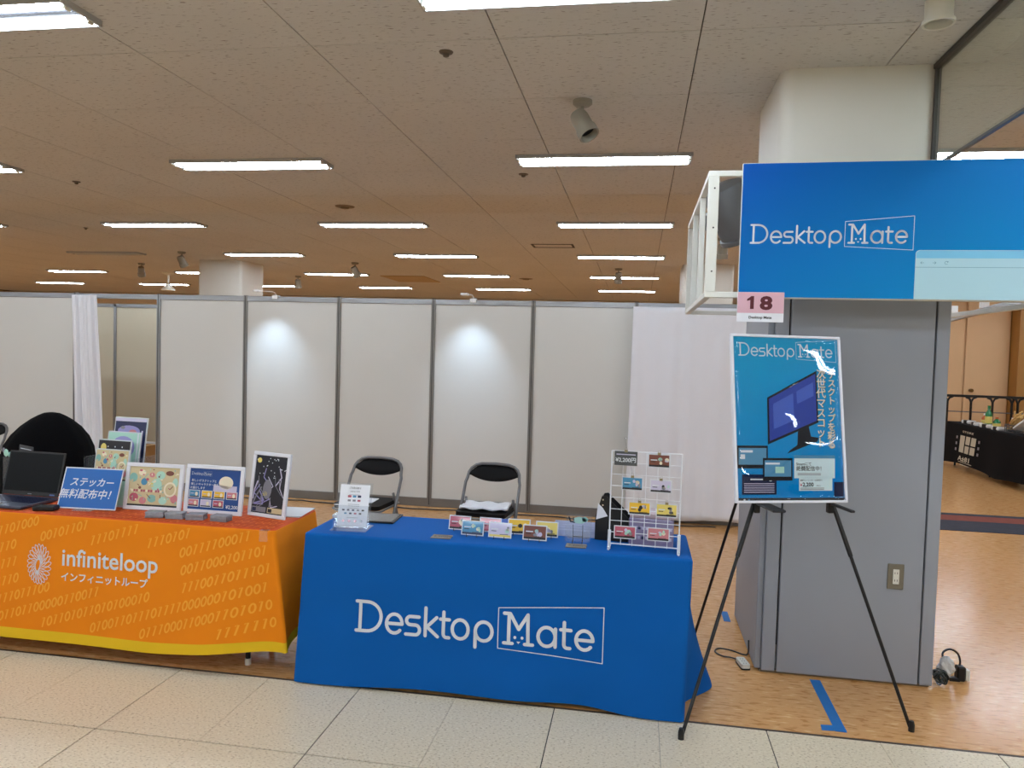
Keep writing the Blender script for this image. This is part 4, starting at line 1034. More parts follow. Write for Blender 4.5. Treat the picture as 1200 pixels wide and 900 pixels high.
# white wire grid rack with clipped cards
t = thing('wire_rack', 'white wire grid rack standing at the right front of the blue table', 'wire rack', (0.052, 3.375, TX), (0, 0, math.radians(-3)))
wm = mat('white_wire', (226, 230, 236), 0.35)
RW = 0.152
q = MB()
for k in range(7): x = -RW+2*RW*k/6; q.cyl((x, 0, 0.02), (x, 0, 0.44), 0.0016 if 0 < k < 6 else 0.003, wm, n=6)
for k in range(9): z = 0.025+0.415*k/8; q.cyl((-RW, 0, z), (RW, 0, z), 0.0016 if 0 < k < 8 else 0.003, wm, n=6)
ob('grid', q, None, t)
for s_ in (-1, 1):
    q = MB(); q.cyl((s_*RW, 0, 0), (s_*RW, 0, 0.085), 0.007, wm, n=12); q.cyl((s_*RW, -0.03, 0.006), (s_*RW, 0.05, 0.006), 0.006, wm, n=10); ob('foot', q, None, t, smooth='auto')
q = MB(); q.tube([(-0.06, 0.006, 0.34), (-0.10, 0.006, 0.50), (-0.085, 0.006, 0.50)], 0.0016, clear, 5); ob('hook', q, None, t)
tagm = mat('tag_dark', (74, 78, 80), 0.4)
RC = [(-0.088, 0.012, 1.084, 1.147, None, 'dark grey price card'), (0.058, 0.154, 1.082, 1.143, 'brown', 'brown card'), (-0.053, 0.040, 0.975, 1.035, 'sky', 'blue-green card'), (0.070, 0.165, 0.972, 1.030, 'lilac', 'pale grey and yellow card'),
      (-0.020, 0.077, 0.868, 0.926, 'yellow', 'orange-yellow card'), (0.100, 0.192, 0.866, 0.926, 'gold', 'yellow card'), (-0.080, 0.017, 0.757, 0.815, 'rose', 'dark pink card'), (0.066, 0.163, 0.758, 0.817, 'pink', 'pink card')]
rn = ['top left', 'top right', 'second row left', 'second row right', 'third row left', 'third row right', 'bottom left', 'bottom right']
for i, (xa, xb, za, zb_, c_, nm) in enumerate(RC):
    cx = (xa+xb)/2; yy = 3.375 - 0.0524*(cx-0.052) - 0.007
    c = thing('rack_card', '%s clipped to the wire rack, %s' % (nm, rn[i]), 'card', (cx, yy, za), (0, 0, math.radians(-3)), 'cards clipped to the wire rack')
    w_, h_ = xb-xa, zb_-za
    q = MB(); q.box(-w_/2, w_/2, 0, 0.0012, 0, h_, tagm if c_ is None else white_print); ob('card', q, None, c)
    A = Art(step=0.0003)
    if c_ is None:
        A.text('¥2,200円', 0, h_*.26, 0.024, white_print, 0.02, 'CENTER'); A.rect(-w_*.42, h_*.74, w_*.84, h_*.07, ac['lilac'])
    else: card_art(A, -w_/2, 0, w_, h_, c_, 'dark', 20+i)
    A.build('picture', c)
    if i < 6:
        q = MB(); q.box(-0.007, 0.007, -0.003, 0.004, h_-0.004, h_+0.006, mat('clip_gold', (150, 140, 110), 0.3, 0.7)); q.tube([(-0.005, 0, h_+0.004), (-0.004, 0, h_+0.016), (0.004, 0, h_+0.016), (0.005, 0, h_+0.004)], 0.0009, chrome, 5); ob('binder_clip', q, None, c)

# ---------------------------------------------------------------- easel and poster
ap = Vector((0.715, 3.72, 1.398)); fl_ = Vector((0.228, 3.135, 0)); fr_ = Vector((1.207, 3.42, 0)); fb_ = Vector((0.36, 4.30, 0))
t = thing('easel', 'black metal tripod easel carrying the blue poster', 'easel', (0.59, 3.5, 0)); off = Vector((0.59, 3.5, 0))
legn = []
for p, top in ((fl_, ap+Vector((-0.02, 0, 0))), (fr_, ap+Vector((0.02, 0, 0)))):
    d_ = (top-p)
    q = MB(); q.cyl(p+d_*0.012-off, p+d_*0.52-off, 0.0075, blackmet, n=12); q.cyl(p+d_*0.5-off, top-off, 0.010, blackmet, n=12); q.lathe([(0.0125, 0), (0.0125, 0.03), (0.009, 0.045)], black, 12, Matrix.Translation(p-off)); lg = ob('leg', q, None, t, smooth='auto'); legn.append(lg)
# back leg starts from a joint behind the poster
bt = Vector((0.60, 3.76, 1.30)); d_ = bt-fb_
q = MB(); q.cyl(fb_+d_*0.012-off, bt-off, 0.0075, blackmet, n=12); q.lathe([(0.0125, 0), (0.0125, 0.03), (0.009, 0.045)], black, 12, Matrix.Translation(fb_-off)); ob('leg', q, None, t, smooth='auto')
q = MB(); q.box(-0.05, 0.05, -0.02, 0.02, -0.03, 0.03, black, 0.006, mx=Matrix.Translation(ap-off)); q.cyl(ap-off+Vector((-0.03, 0.01, 0)), bt-off, 0.008, blackmet, n=10); ob('hinge_head', q, None, t)
yaw = math.atan2(fr_.y-fl_.y, fr_.x-fl_.x)
for lg, s_, nm in ((legn[0], 0.655, 'l'), (legn[1], 0.655, 'r')):
    p = fl_ if nm == 'l' else fr_
    a_ = p + (ap-p)*s_ - off
    mx = Matrix.Translation(a_) @ Matrix.Rotation(yaw, 4, 'Z')
    q = MB(); q.box(-0.014, 0.014, -0.014, 0.014, -0.035, 0.03, black, 0.004, mx=mx)
    q.box(-0.012 if nm == 'l' else -0.012, 0.05 if nm == 'l' else 0.012, -0.185, -0.014, 0.004, 0.014, black, 0.004, mx=mx); ob('poster_holder', q, None, lg)
PW, PH = 0.5255, 0.739; PL = 0.1605
t = thing('poster_board', 'white-framed blue poster with vertical yellow-edged lettering on the black easel', 'poster', (0.433, 3.345, 0.950), (0, 0, 0.331))
R_ = (-PL, 0, 0)
pbg = gradient_mat('poster_gradient', (14, 164, 200), (0, 112, 200), -1.0, 1.6, 0, 0.74, 0.6)
pbg.node_tree.nodes['Principled BSDF'].inputs['Specular IOR Level'].default_value = 0.05
q = MB(); fb = 0.011
q.box(0, PW, -0.008, 0.010, 0, fb, frame_w, 0.002); q.box(0, PW, -0.008, 0.010, PH-fb, PH, frame_w, 0.002); q.box(0, fb, -0.0078, 0.0098, fb, PH-fb, frame_w); q.box(PW-fb, PW, -0.0078, 0.0098, fb, PH-fb, frame_w); ob('frame', q, None, t, rot=R_)
q = MB(); q.box(fb-0.003, PW-fb+0.003, 0.0, 0.006, fb-0.003, PH-fb+0.003, dark_print); ob('backing', q, None, t, rot=R_)
A = Art(step=0.0003); U = lambda px, py: ((px-50-(828-py)*-0.0+ -0.0)/490*PW, (828-py)/733*PH)
def UP(px, py):      # pixel of the enlarged crop to board units
    lft = 50 + (py-90)*0.034; rgt = 541 + (py-97)*0.049
    return ((px-lft)/(rgt-lft)*PW, (828-py)/735*PH)
A.rect(fb-0.001, fb-0.001, PW-2*fb+0.002, PH-2*fb+0.002, pbg).up()
x0, y0_ = UP(88, 190); logo(A, x0, y0_, 0.0610, 0.0060, white_print)
pcol = lambda n_, c_: mat(n_, c_, 0.6, spec=0.1)
mon = pcol('poster_monitor', (22, 26, 36)); monin = pcol('poster_screen', (46, 70, 160)); wht = white_print
A.poly([UP(352, 520), UP(400, 488), UP(412, 540), UP(448, 545), UP(440, 562), UP(304, 616), UP(318, 600), UP(350, 578)], mon)
A.up().poly([UP(214, 372), UP(436, 248), UP(446, 478), UP(218, 577)], mon).up().poly([UP(222, 378), UP(430, 262), UP(438, 470), UP(226, 562)], monin).up()
A.poly([UP(240, 400), UP(330, 350), UP(336, 470), UP(244, 510)], pcol('poster_window', (72, 100, 190)))
A.poly([UP(345, 342), UP(420, 300), UP(424, 360), UP(348, 398)], MATS['poster_window'])
# vertical lettering
yl = mat('lettering_cream', (250, 226, 150), 0.4, coat=0.4); dk = mat('lettering_shadow', (70, 66, 60), 0.5)
def vert(txt, px, pya, pyb, size):
    n_ = len(txt)
    for k, ch_ in enumerate(txt):
        py = pya + (pyb-pya)*(k+0.92)/n_; x_, y_ = UP(px, py)
        A.text(ch_, x_+0.0018, y_-0.0018, size, dk, 0.02, 'CENTER'); A.up(); A.text(ch_, x_, y_, size, yl, 0.012, 'CENTER'); A.up(); A.text(ch_, x_, y_, size, wht, -0.012, 'CENTER'); A.lv -= 2
vert('デスクトップを彩る', 506, 243, 592, 0.0405)
vert('次世代マスコット', 458, 238, 586, 0.0465)
A.lv = 6
def prect(xa, ya, xb, yb, m): A.poly([UP(xa, yb), UP(xb, yb), UP(xb, ya), UP(xa, ya)], m)
prect(81, 582, 217, 680, mon); A.up(); prect(88, 592, 211, 664, ac['sky']); A.up(); prect(96, 602, 150, 612, wht); prect(96, 620, 116, 640, wht); A.lv = 8
prect(195, 635, 327, 732, mon); A.up(); prect(202, 645, 321, 715, ac['sky']); A.up(); prect(206, 655, 270, 663, wht); prect(250, 672, 290, 700, ac['mint']); A.lv = 6
nav = pcol('poster_navy', (18, 34, 70)); prect(103, 706, 256, 792, nav); A.up(); A.ell(*UP(229, 727), 0.009, 0.009, wht, 14); prect(140, 724, 210, 730, wht)
for k in range(5): prect(112, 744+k*9, 246, 747+k*9, ac['lilac'])
A.lv = 6
pale = pcol('poster_pale', (208, 228, 232)); prect(335, 622, 520, 722, pale); prect(357, 716, 508, 776, pale); A.up(); prect(335, 622, 520, 636, ac['sky']); A.up()
x_, y_ = UP(344, 666); A.text('Steamにて', x_, y_, 0.0165, dark_print, 0.015); x_, y_ = UP(344, 688); A.text('絶賛配信中！', x_, y_, 0.0225, dark_print, 0.012)
for k in range(2): prect(350, 700+k*6, 455, 703+k*6, ac['grey'])
x_, y_ = UP(362, 734); A.text('最新キャラクターも販売中！', x_, y_, 0.0085, dark_print, 0.01); x_, y_ = UP(362, 757); A.text('¥', x_, y_, 0.017, ac['rose'], 0.02); A.text('2,200', x_+0.0115, y_, 0.0235, dark_print, 0.03); A.text('(税込)', x_+0.076, y_, 0.008, dark_print)
for k in range(2): prect(362, 763+k*6, 470, 766+k*6, ac['grey'])
A.lv = 6
prect(86, 806, 566, 822, dark_print); prect(516, 738, 560, 802, nav)
A.up(); prect(110, 811, 118, 818, wht); prect(130, 811, 138, 818, ac['sky'])
p_ = A.build('printed_poster', t, y=-0.0004); p_.rotation_euler = R_
q = MB()
nx_, nz_ = 24, 34; vs = []; fs = []
for j in range(nz_+1):
    for i in range(nx_+1):
        u = i/nx_; v = j/nz_
        ed = min(1, 8*min(u, 1-u, v, 1-v))
        vs.append((fb+(PW-2*fb)*u, -0.0048-ed*(0.0010*math.sin(u*7+v*9)+0.0008*math.sin(v*17-u*5)), fb+(PH-2*fb)*v))
for j in range(nz_):
    for i in range(nx_): k = j*(nx_+1)+i; fs.append((k, k+1, k+nx_+2, k+nx_+1))
film = clear_mat('film', (255, 255, 255), 0.03, 1.45, 0.0)
q.add(vs, fs, film); o = ob('clear_cover', q, None, t, rot=R_, smooth=True); md = o.modifiers.new('thick', 'SOLIDIFY'); md.thickness = 0.0006

# ---------------------------------------------------------------- header sign on its white box frame
BX0, BX1, BY0, BY1, BZ0, BZ1 = 0.292, 1.85, 3.62, 5.10, 1.850, 2.430
fw = mat('white_timber', (222, 222, 214), 0.55, var=0.03, vscale=6)
t = thing('sign_frame', 'white open box frame holding the big blue sign around the pillar', 'sign frame', (BX0, BY0, BZ0)); o0 = Vector((BX0, BY0, BZ0))
def member(nm, x0, x1, y0, y1, z0, z1): q = MB(); q.box(x0-o0.x, x1-o0.x, y0-o0.y, y1-o0.y, z0-o0.z, z1-o0.z, fw, 0.002); return ob(nm, q, None, t)
hz = BZ1-BZ0
fp = member('post', BX0, BX0+0.048, BY0, BY0+0.03, BZ0+0.026, BZ1-0.026)
q = MB()
for z in (0.12, 0.32, 0.50): q.cyl((0.028, -0.002, z), (0.028, 0.002, z), 0.004, black, n=10)
ob('bolt', q, None, fp)
for k in (1, 2, 3):
    y = BY0 + (BY1-BY0-0.03)*k/3; member('post', BX0, BX0+0.03, y, y+0.03, BZ0+0.026, BZ1-0.026)
member('post', BX1-0.03, BX1, BY0, BY0+0.03, BZ0+0.026, BZ1-0.026); member('post', BX1-0.03, BX1, BY1-0.03, BY1, BZ0+0.026, BZ1-0.026)
for (z0, z1) in ((BZ0, BZ0+0.026), (BZ1-0.026, BZ1)):
    member('front_rail', BX0, BX1, BY0, BY0+0.03, z0, z1); member('back_rail', BX0, BX1, BY1-0.03, BY1, z0, z1)
    member('side_rail', BX0, BX0+0.03, BY0+0.03, BY1-0.03, z0, z1); member('side_rail', BX1-0.03, BX1, BY0+0.03, BY1-0.03, z0, z1)
SYAW = math.radians(-1.8); SH = 0.604; SW = 1.50
t = thing('header_sign', 'large blue horizontal sign with white lettering and a pale window drawing at the right', 'sign', (0.438, 3.592, 1.850), (0, 0, SYAW))
gm = gradient_mat('sign_gradient', (0, 70, 162), (0, 138, 200), -0.1, 1.0, 0.0, 0.62, 0.5)
gm.node_tree.nodes['Principled BSDF'].inputs['Specular IOR Level'].default_value = 0.15
q = MB(); q.box(0, SW, 0, 0.022, 0, SH, mat('sign_core', (214, 214, 210), 0.6), 0.001); ob('board', q, None, t)
A = Art(); A.rect(0.002, 0.002, SW-0.004, SH-0.004, gm).up(); logo(A, 0.045, 0.242, 0.0892, 0.0085, white_print)
win = mat('window_pale', (172, 210, 222), 0.4); winb = mat('window_bar', (118, 192, 226), 0.4); winl = mat('window_line', (98, 140, 160), 0.4)
wx = 0.740; wr = 0.016
A.poly([(wx, 0.002)] + [(SW-0.002, 0.002), (SW-0.002, 0.215), (wx+wr, 0.215)] + arc(wx+wr, 0.215-wr, wr, wr, 90, 180, 6), win)
A.up().poly([(wx+0.002, 0.180), (SW-0.002, 0.180), (SW-0.002, 0.2135), (wx+wr, 0.2135)] + arc(wx+wr, 0.2135-wr, wr-.002, wr-.002, 90, 170, 5), winb)
A.rect(wx, 0.1400, SW-wx-0.002, 0.0016, winl)
for k, dr in ((0, -1), (1, 1), (2, 1)):
    cx = wx+0.028+k*0.048
    if k < 2: A.line([(cx-0.007, 0.160), (cx+0.007, 0.160)], 0.0016, winl); A.line([(cx+dr*0.002, 0.165), (cx+dr*0.007, 0.160), (cx+dr*0.002, 0.155)], 0.0016, winl)
    else: A.ring(cx, 0.160, 0.0065, 0.0065, 0.0016, winl, 0.4, 5.6); A.poly([(cx+0.003, 0.166), (cx+0.009, 0.167), (cx+0.006, 0.160)], winl)
A.text('©株式会社', 1.245, 0.016, 0.0125, dark_print); A.build('printed_face', t)
t = thing('booth_number_sign', 'small pink and white plate reading 18 under the blue sign', 'sign', (0.434, 3.566, 1.738), (0, 0, SYAW))
q = MB(); q.box(0, 0.202, 0, 0.008, 0, 0.134, paper, 0.001); ob('plate', q, None, t)
A = Art(); A.rect(0.001, 0.040, 0.200, 0.093, mat('plate_pink', (216, 172, 184), 0.5)).up(); mar = mat('maroon_print', (86, 22, 32), 0.5)
A.poly([(0.042, 0.102), (0.042, 0.094), (0.056, 0.098), (0.056, 0.058), (0.072, 0.058), (0.072, 0.116), (0.060, 0.116)], mar); A.text('8', 0.125, 0.058, 0.080, mar, 0.045, 'CENTER', xs=1.3); A.text('Desktop Mate', 0.101, 0.015, 0.0165, dark_print, 0.025, 'CENTER', xs=1.05); A.build('printed_face', t)
# grey projector lamp inside the sign frame
t = thing('large_spotlight', 'large dark grey cylindrical spotlight seen through the white sign frame', 'spotlight', (0.50, 4.45, HC))
gl = mat('spot_dark_grey', (96, 97, 98), 0.5); mx = Matrix.Translation((0, 0, -0.60)) @ Matrix.Rotation(math.radians(-28), 4, 'Y') @ Matrix.Rotation(math.radians(20), 4, 'X')
q = MB(); q.lathe([(0.05, 0.17), (0.105, 0.15), (0.125, 0.10), (0.125, -0.13), (0.135, -0.135), (0.135, -0.16), (0.118, -0.16), (0.105, -0.06)], gl, 32, mx); ob('lamp_head', q, None, t, smooth='auto')
q = MB(); q.lathe([(0.104, -0.08), (0.103, -0.078)], spot_in, 28, mx); ob('lens', q, None, t)
q = MB(); q.box(-0.175, -0.118, -0.035, 0.035, -0.055, 0.055, mat('bracket_grey', (124, 124, 124), 0.5, 0.3), 0.004, mx=mx); q.cyl((0.05, 0, -0.62), (0.145, 0, -0.62), 0.03, gl, n=12); ob('bracket', q, None, t, smooth='auto')

# ---------------------------------------------------------------- floor clutter by the pillar
A = Art(); q = MB()
def strip(a, b_, c_, d_): q.add([(p[0], p[1], z) for z in (0.0004, 0.0010) for p in (a, b_, c_, d_)], [(4, 5, 6, 7), (3, 2, 1, 0), (0, 1, 5, 4), (1, 2, 6, 5), (2, 3, 7, 6), (3, 0, 4, 7)], tapem)
strip((0.888, 3.872), (0.882, 3.345), (0.929, 3.345), (0.938, 3.872))
q.add([(0.826, 3.341, 0.0012), (0.930, 3.352, 0.0012), (0.930, 3.402, 0.0012), (0.832, 3.392, 0.0012), (0.826, 3.341, 0.0018), (0.930, 3.352, 0.0018), (0.930, 3.402, 0.0018), (0.832, 3.392, 0.0018)], [(4, 5, 6, 7), (3, 2, 1, 0), (0, 1, 5, 4), (1, 2, 6, 5), (2, 3, 7, 6), (3, 0, 4, 7)], tapem)
tag(ob('floor_tape', q), 'blue L-shaped tape mark on the orange floor before the pillar', 'tape')
q = MB(); q.box(0.56, 0.60, 4.62, 4.80, 0.0004, 0.001, tapem); tag(ob('floor_tape', q), 'bit of blue tape on the floor at the left rear foot of the pillar', 'tape')
t = thing('extension_socket', 'cream extension socket with a black cord on the floor at the pillar foot', 'extension socket', (0.583, 3.965, 0), (0, 0, 0.18))
q = MB(); rounded_prism(q, -0.024, 0.024, -0.055, 0.055, 0, 0.008, 0.012, black); rounded_prism(q, -0.022, 0.022, -0.053, 0.053, 0.008, 0.026, 0.012, offwhite); ob('socket_body', q, None, t, smooth='auto')
q = MB()
for k in range(3):
    for x in (-0.006, 0.006): q.box(x-0.0015, x+0.0015, -0.034+k*0.028, -0.026+k*0.028, 0.0262, 0.0266, black)
ob('slots', q, None, t)['kind'] = 'stuff'
q = MB(); q.tube(spl([(0, 0.05, 0.008), (-0.03, 0.09, 0.006), (-0.075, 0.115, 0.005), (-0.095, 0.17, 0.005), (-0.06, 0.215, 0.005), (0.0, 0.19, 0.005), (0.045, 0.135, 0.006), (0.064, 0.118, 0.02), (0.064, 0.115, 0.09)]), 0.004, cable, 8); ob('cord', q, None, t, smooth=True)
t = thing('cord_bundle', 'coiled dark cord in a clear bag on the floor right of the pillar', 'cord', (1.53, 3.98, 0))
q = MB(); r5 = random.Random(9)
for k in range(13):
    c_ = Vector((-0.02+r5.uniform(-.014, .014), -0.03+r5.uniform(-.014, .014), 0.046)); rr = r5.uniform(.022, .040)
    E_ = Euler((r5.uniform(1.0, 2.1), r5.uniform(-.6, .6), r5.uniform(-.9, .9))).to_matrix()
    pts = [c_ + E_ @ Vector((rr*0.72*math.cos(b_), rr*math.sin(b_)*(1+.15*math.sin(2*b_+k)), 0.010*math.sin(b_*2+k))) for b_ in [2*PI*j/20 for j in range(20)]]
    pts = [Vector((p.x, p.y, max(0.006, p.z))) for p in pts]
    q.tube(pts, 0.0040, mat('dark_green_cord', (34, 42, 38), 0.5) if k % 4 else mat('grey_cord', (96, 100, 98), 0.5), 6, closed=True)
ob('cord_coil', q, None, t, smooth=True)
q = MB(); vs = []; fs = []
for i in range(9):
    for k in range(16):
        th_ = PI*i/8; a = 2*PI*k/16; rr = 1+0.22*math.sin(a*3+i)+0.15*math.sin(a*5-i*1.7)
        vs.append((0.022+0.036*math.sin(th_)*math.cos(a)*rr, 0.01+0.03*math.sin(th_)*math.sin(a)*rr, 0.078+0.05*math.cos(th_)*(1+0.1*math.sin(a*4))))
for i in range(8):
    for k in range(16): fs.append((i*16+k, i*16+(k+1) % 16, (i+1)*16+(k+1) % 16, (i+1)*16+k))
q.add(vs, fs, mat('plastic_bag', (214, 216, 214), 0.25, alpha=0.72)); ob('plastic_bag', q, None, t)
q = MB(); q.tube(spl([(0.02, 0.02, 0.09), (0.015, 0.04, 0.135), (0.05, 0.05, 0.155), (0.09, 0.06, 0.135), (0.105, 0.06, 0.095), (0.10, 0.06, 0.06)]), 0.005, black, 8); q.tube(spl([(0.03, 0.02, 0.12), (0.05, 0.03, 0.09), (0.075, 0.05, 0.06), (0.11, 0.05, 0.045)]), 0.005, black, 8); ob('cord', q, None, t, smooth=True)
q = MB(); q.box(0.085, 0.125, 0.03, 0.075, 0.002, 0.075, black, 0.006); q.box(0.125, 0.145, 0.035, 0.07, 0.006, 0.06, offwhite, 0.003); q.box(0.05, 0.10, 0.03, 0.06, 0, 0.018, black, 0.003); ob('plug', q, None, t)

# scraps: cardboard box inside the rear room
cb = mat('cardboard', (168, 128, 80), 0.8, var=0.08, vscale=10)
t = thing('cardboard_box', 'open brown cardboard box in the room behind the partition opening', 'box', (-6.33, 8.85, 0))
q = MB(); q.box(-0.2, 0.2, -0.15, 0.15, 0, 0.24, cb, 0.003); ob('box_body', q, None, t)
q = MB(); q.box(-0.2, 0.2, -0.152, -0.15, 0.20, 0.26, cb); q.box(-0.2, 0.2, 0.10, 0.15, 0.24, 0.262, paper); q.add([(-0.2, -0.15, 0.24), (0.2, -0.15, 0.24), (0.2, -0.24, 0.27), (-0.2, -0.24, 0.27)], [(0, 1, 2, 3)], cb); ob('flap', q, None, t)
A = Art(); A.rect(-0.12, 0.05, 0.22, 0.12, ac['beige']).up().rect(-0.02, 0.08, 0.10, 0.03, ac['rose']); A.build('printed_label', t, lambda u, v, l: (u, -0.1505-l, v))

# ---------------------------------------------------------------- black table area at the far right
t = thing('folding_table', 'long folding table under the black cloth at the far right', 'table', (5.05, 12.2, 0))
q = MB(); q.box(-0.18, 0.18, -1.8, 0.66, 0.64, 0.672, table_top_m, 0.004); ob('tabletop', q, None, t)
for x in (-0.10, 0.10):
    for y in (-1.7, -0.6, 0.6):
        q = MB(); q.cyl((x, y, 0), (x, y, 0.64), 0.016, blackmet, n=10); ob('leg', q, None, t, smooth='auto')
blk = mat('black_cloth', (18, 17, 19), 0.85, bump=0.1, bscale=5, spec=0.15)
zb2 = lambda x, y: 0.05 + 0.05*abs(math.sin(y*1.7)) if x < 5 else 0.12
kc = cloth('tablecloth', 4.84, 5.26, 10.38, 12.9, 0.685, zb2, lambda x, t_: 0.03*t_, lambda y, t_: 0.04*t_, lambda y, t_: 0.05*t_ + 0.012*math.sin(y*7)*t_, lambda x, t_: 0.09*t_,
      [blk, blk, blk], 0, 'black cloth with a pale printed emblem over the far right table', NT=14, ds=0.06)
# emblem printed on the side facing the aisle
A = Art(step=0.002); em = mat('emblem_cream', (196, 186, 164), 0.6)
for (u, v, w_, h_) in [(0.20, 0.27, 0.17, 0.25), (0.41, 0.40, 0.15, 0.12), (0.41, 0.27, 0.15, 0.11), (0.60, 0.40, 0.15, 0.12), (0.60, 0.27, 0.15, 0.11)]: A.rect(u, v, w_, h_, em)
for k in range(3): A.rect(0.06, 0.28+k*0.09, 0.05, 0.04, ac['grey']); A.rect(0.82, 0.28+k*0.09, 0.05, 0.04, ac['grey'])
A.text('A±81', 0.20, 0.15, 0.095, em, 0.03, xs=2.2); A.rect(0.22, 0.125, 0.5, 0.008, em); A.rect(0.30, 0.09, 0.36, 0.008, em); A.text('STORE', 0.26, 0.565, 0.04, em, 0.02, xs=3.2)
def on_blk(u, v, l):
    t_ = (0.673-v)/0.6; y = 12.5-u
    return (4.84-0.05*t_-0.012*math.sin(y*7)*t_-0.012-l, y, v)
A.build('printed_emblem', kc, on_blk)
TB = 0.686
def bottle(x, y, col_, h_, r_, label, capc=None):
    t = thing('bottle', label, 'bottle', (x, y, TB), group='bottles and jars on the black table')
    q = MB(); q.lathe([(r_*.9, 0), (r_, 0.01), (r_, h_*.55), (r_*.9, h_*.66), (r_*.4, h_*.80), (r_*.36, h_*.88)], col_, 16); b_ = ob('bottle_body', q, None, t, smooth='auto')
    q = MB(); q.lathe([(r_*.44, h_*.86), (r_*.44, h_), (r_*.4, h_)], capc or white, 14); ob('cap', q, None, t, smooth='auto')
    q = MB(); q.lathe([(r_*1.02, h_*.18), (r_*1.03, h_*.2), (r_*1.03, h_*.48), (r_*1.02, h_*.5)], ac['gold'], 16); ob('label_band', q, None, t, smooth='auto')
grn = mat('bottle_green', (20, 110, 60), 0.2); orj = mat('jar_orange', (190, 96, 40), 0.4)
bottle(5.02, 11.9, grn, 0.31, 0.045, 'tall green and yellow bottle on the black table', grn)
bottle(4.98, 11.55, grn, 0.17, 0.05, 'short green bottle in front of the tall one on the black table', orj)
bottle(5.08, 12.15, orj, 0.18, 0.05, 'orange jar left of the tall green bottle on the black table')
bottle(5.10, 11.35, orj, 0.18, 0.05, 'orange jar right of the tall green bottle on the black table')
for i, (x, y, a, nm) in enumerate([(4.98, 12.45, .2, 'leftmost on the black table'), (4.95, 12.1, -.1, 'second from left on the black table'), (4.95, 11.75, .3, 'in front of the tall green bottle'), (4.93, 11.36, .1, 'right of the short green bottle')]):
    t = thing('sushi_pack', 'small white food pack with a dark band, ' + nm, 'food pack', (x, y, TB), (0, 0, a), 'small white packs on the black table')
    q = MB(); q.box(-0.06, 0.06, -0.10, 0.10, 0, 0.05, white, 0.012); ob('pack', q, None, t)
    q = MB(); q.box(-0.062, 0.062, -0.04, 0.04, 0.0, 0.052, black, 0.004); ob('band', q, None, t)
t = thing('wicker_basket', 'wire basket of dried golden stalks on the black table', 'basket', (5.0, 11.08, TB))
q = MB()
for k in range(4): z = 0.01+k*0.03; q.tube([(0.10*math.cos(2*PI*j/16), 0.16*math.sin(2*PI*j/16), z) for j in range(16)], 0.005, greymet, 5, closed=True)
for j in range(16): a = 2*PI*j/16; q.cyl((0.10*math.cos(a), 0.16*math.sin(a), 0), (0.10*math.cos(a), 0.16*math.sin(a), 0.105), 0.004, greymet, n=5)
ob('basket', q, None, t)
q = MB(); straw = mat('straw', (206, 168, 104), 0.7)
for k in range(16): q.tube([(r5.uniform(-.05, .05), 0.10+r5.uniform(-.05, .05), 0.03), (r5.uniform(-.05, .05), -0.02+r5.uniform(-.06, .06), 0.16), (r5.uniform(-.05, .05), -0.16+r5.uniform(-.08, .08), 0.25+r5.uniform(-.05, .05))], 0.011, straw, 6)
o = ob('stalks', q, None, t, smooth=True); o['kind'] = 'stuff'
t = thing('open_tray', 'tilted white tray beside the golden stalks on the black table', 'tray', (5.04, 10.68, TB), (math.radians(0), 0, 0))
q = MB(); q.box(-0.15, 0.15, -0.20, 0.20, 0, 0.03, white, 0.005); ob('tray_body', q, None, t, (0, 0, 0.13), (math.radians(-30), math.radians(12), 0)); q = MB(); q.box(-0.06, 0.06, -0.06, 0.06, 0, 0.06, mat('tray_prop', (90, 90, 92), 0.5), 0.004); ob('support', q, None, t)
t = thing('table_sign', 'small white tent card at the near end of the black table', 'sign', (4.92, 10.46, TB), (0, 0, -0.5))
q = MB(); q.add([(-0.07, 0, 0), (0.07, 0, 0), (0.07, 0.05, 0.20), (-0.07, 0.05, 0.20), (-0.07, 0.10, 0), (0.07, 0.10, 0)], [(0, 1, 2, 3), (3, 2, 5, 4)], paper); ob('tent_card', q, None, t)
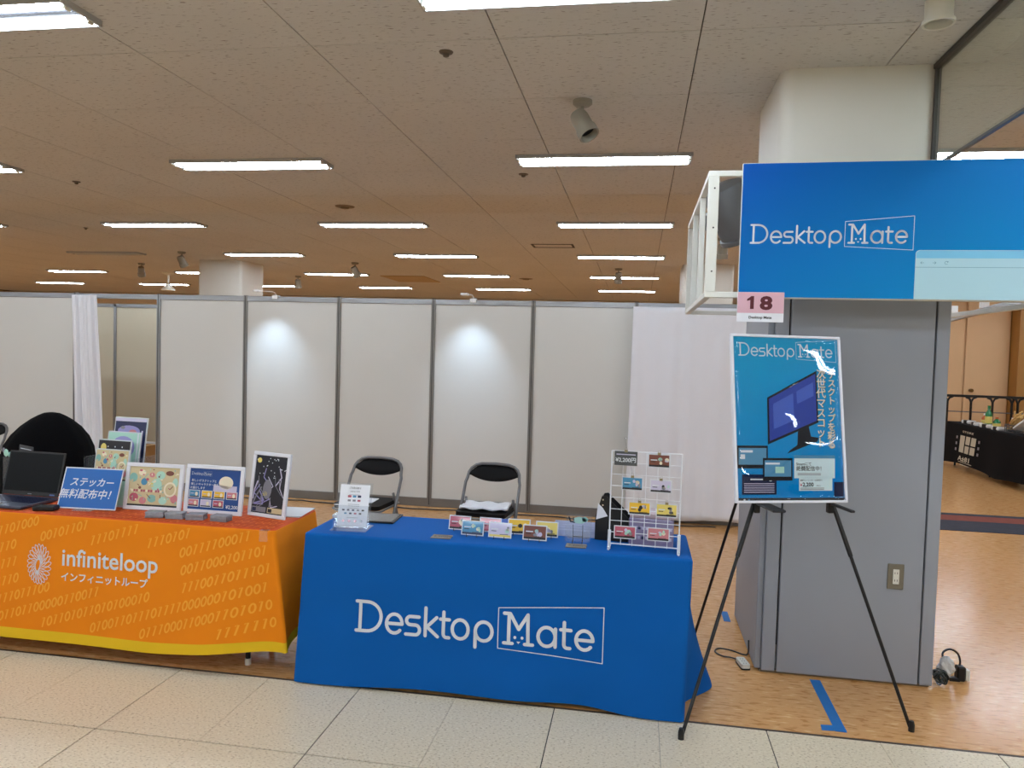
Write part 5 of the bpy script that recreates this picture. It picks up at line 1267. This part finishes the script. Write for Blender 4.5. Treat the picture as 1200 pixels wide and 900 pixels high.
# railing
t = thing('railing', 'black metal hand railing in front of the tan doors', 'railing', (5.6, 15.0, 0))
q = MB(); q.box(-0.6, 3.0, -0.03, 0.03, 0.985, 1.03, blackmet, 0.006); ob('top_rail', q, None, t)
for k, x in enumerate([0.02, 0.42, 0.78, 1.10, 1.20, 1.55, 2.0, 2.4, 2.8, -0.45]):
    q = MB(); q.tube([(x-0.09, 0, 0.99), (x-0.03, 0, 0.965), (x, 0, 0.90), (x, 0, 0.0)], 0.022, blackmet, 8); q.tube([(x+0.09, 0, 0.99), (x+0.03, 0, 0.965), (x, 0, 0.90)], 0.018, blackmet, 8); ob('post', q, None, t, smooth=True)
for z in (0.10, 0.72): q = MB(); q.cyl((-0.45, 0, z), (2.8, 0, z), 0.010, greymet, n=8); ob('lower_rail', q, None, t)
# dark equipment and crate beyond the near end of the black table
q = MB(); q.box(5.48, 6.5, 11.2, 12.2, 0.56, 0.62, black, 0.01); q.box(5.48, 6.5, 11.2, 11.24, 0.2, 0.26, black)
for x in (5.54, 6.46):
    for y in (11.25, 12.15): q.cyl((x, y, 0), (x, y, 0.56), 0.02, black, n=8)
tag(ob('black_bench', q), 'low black metal bench standing behind the black table', 'bench')
q = MB(); q.box(-0.17, 0.17, -0.25, 0.25, 0, 0.20, mat('crate_brown', (88, 56, 34), 0.7, var=0.2, vscale=12), 0.006)
for k in range(3): q.box(-0.175, 0.175, -0.255, 0.255, 0.03+0.06*k, 0.035+0.06*k, seam)
tag(ob('brown_crate', q, None, None, (5.22, 10.95-0.9, 0)), 'low brown crate on the floor at the near end of the black table', 'crate')
# white booth header rail at the far right, on two posts
q = MB(); a_, b_ = Vector((3.561, 9.563, 2.1)), Vector((2.93, 6.3, 2.1)); b_ = a_ + (b_-a_)*1.25; d_ = (b_-a_).normalized(); a_ = a_ - d_*0.4
n_ = Vector((-d_.y, d_.x, 0))*0.02
pts = [a_+n_, a_-n_, b_-n_, b_+n_]
t = thing('booth_header', 'pale grey booth header rail with white brackets seen under the blue sign', 'booth rail', (a_.x, a_.y, 0))
q.add([(p.x-a_.x, p.y-a_.y, z) for z in (2.07, 2.12) for p in pts], [(0, 1, 2, 3), (7, 6, 5, 4), (0, 4, 5, 1), (1, 5, 6, 2), (2, 6, 7, 3), (3, 7, 4, 0)], alu); ob('rail', q, None, t)
for s_ in (0.62, 2.1):
    p = d_*s_; q = MB(); q.box(p.x-0.04, p.x+0.04, p.y-0.012, p.y+0.012, 2.12, 2.24, white, 0.002); ob('bracket', q, None, t)
for p in (Vector((-0.03, 0.0, 0)), b_-a_+Vector((0.03, -0.02, 0))):
    pass
p = b_-a_
q = MB(); q.box(p.x-0.02, p.x+0.02, p.y-0.04, p.y, 0, 2.12, alu, 0.002); ob('post', q, None, t)
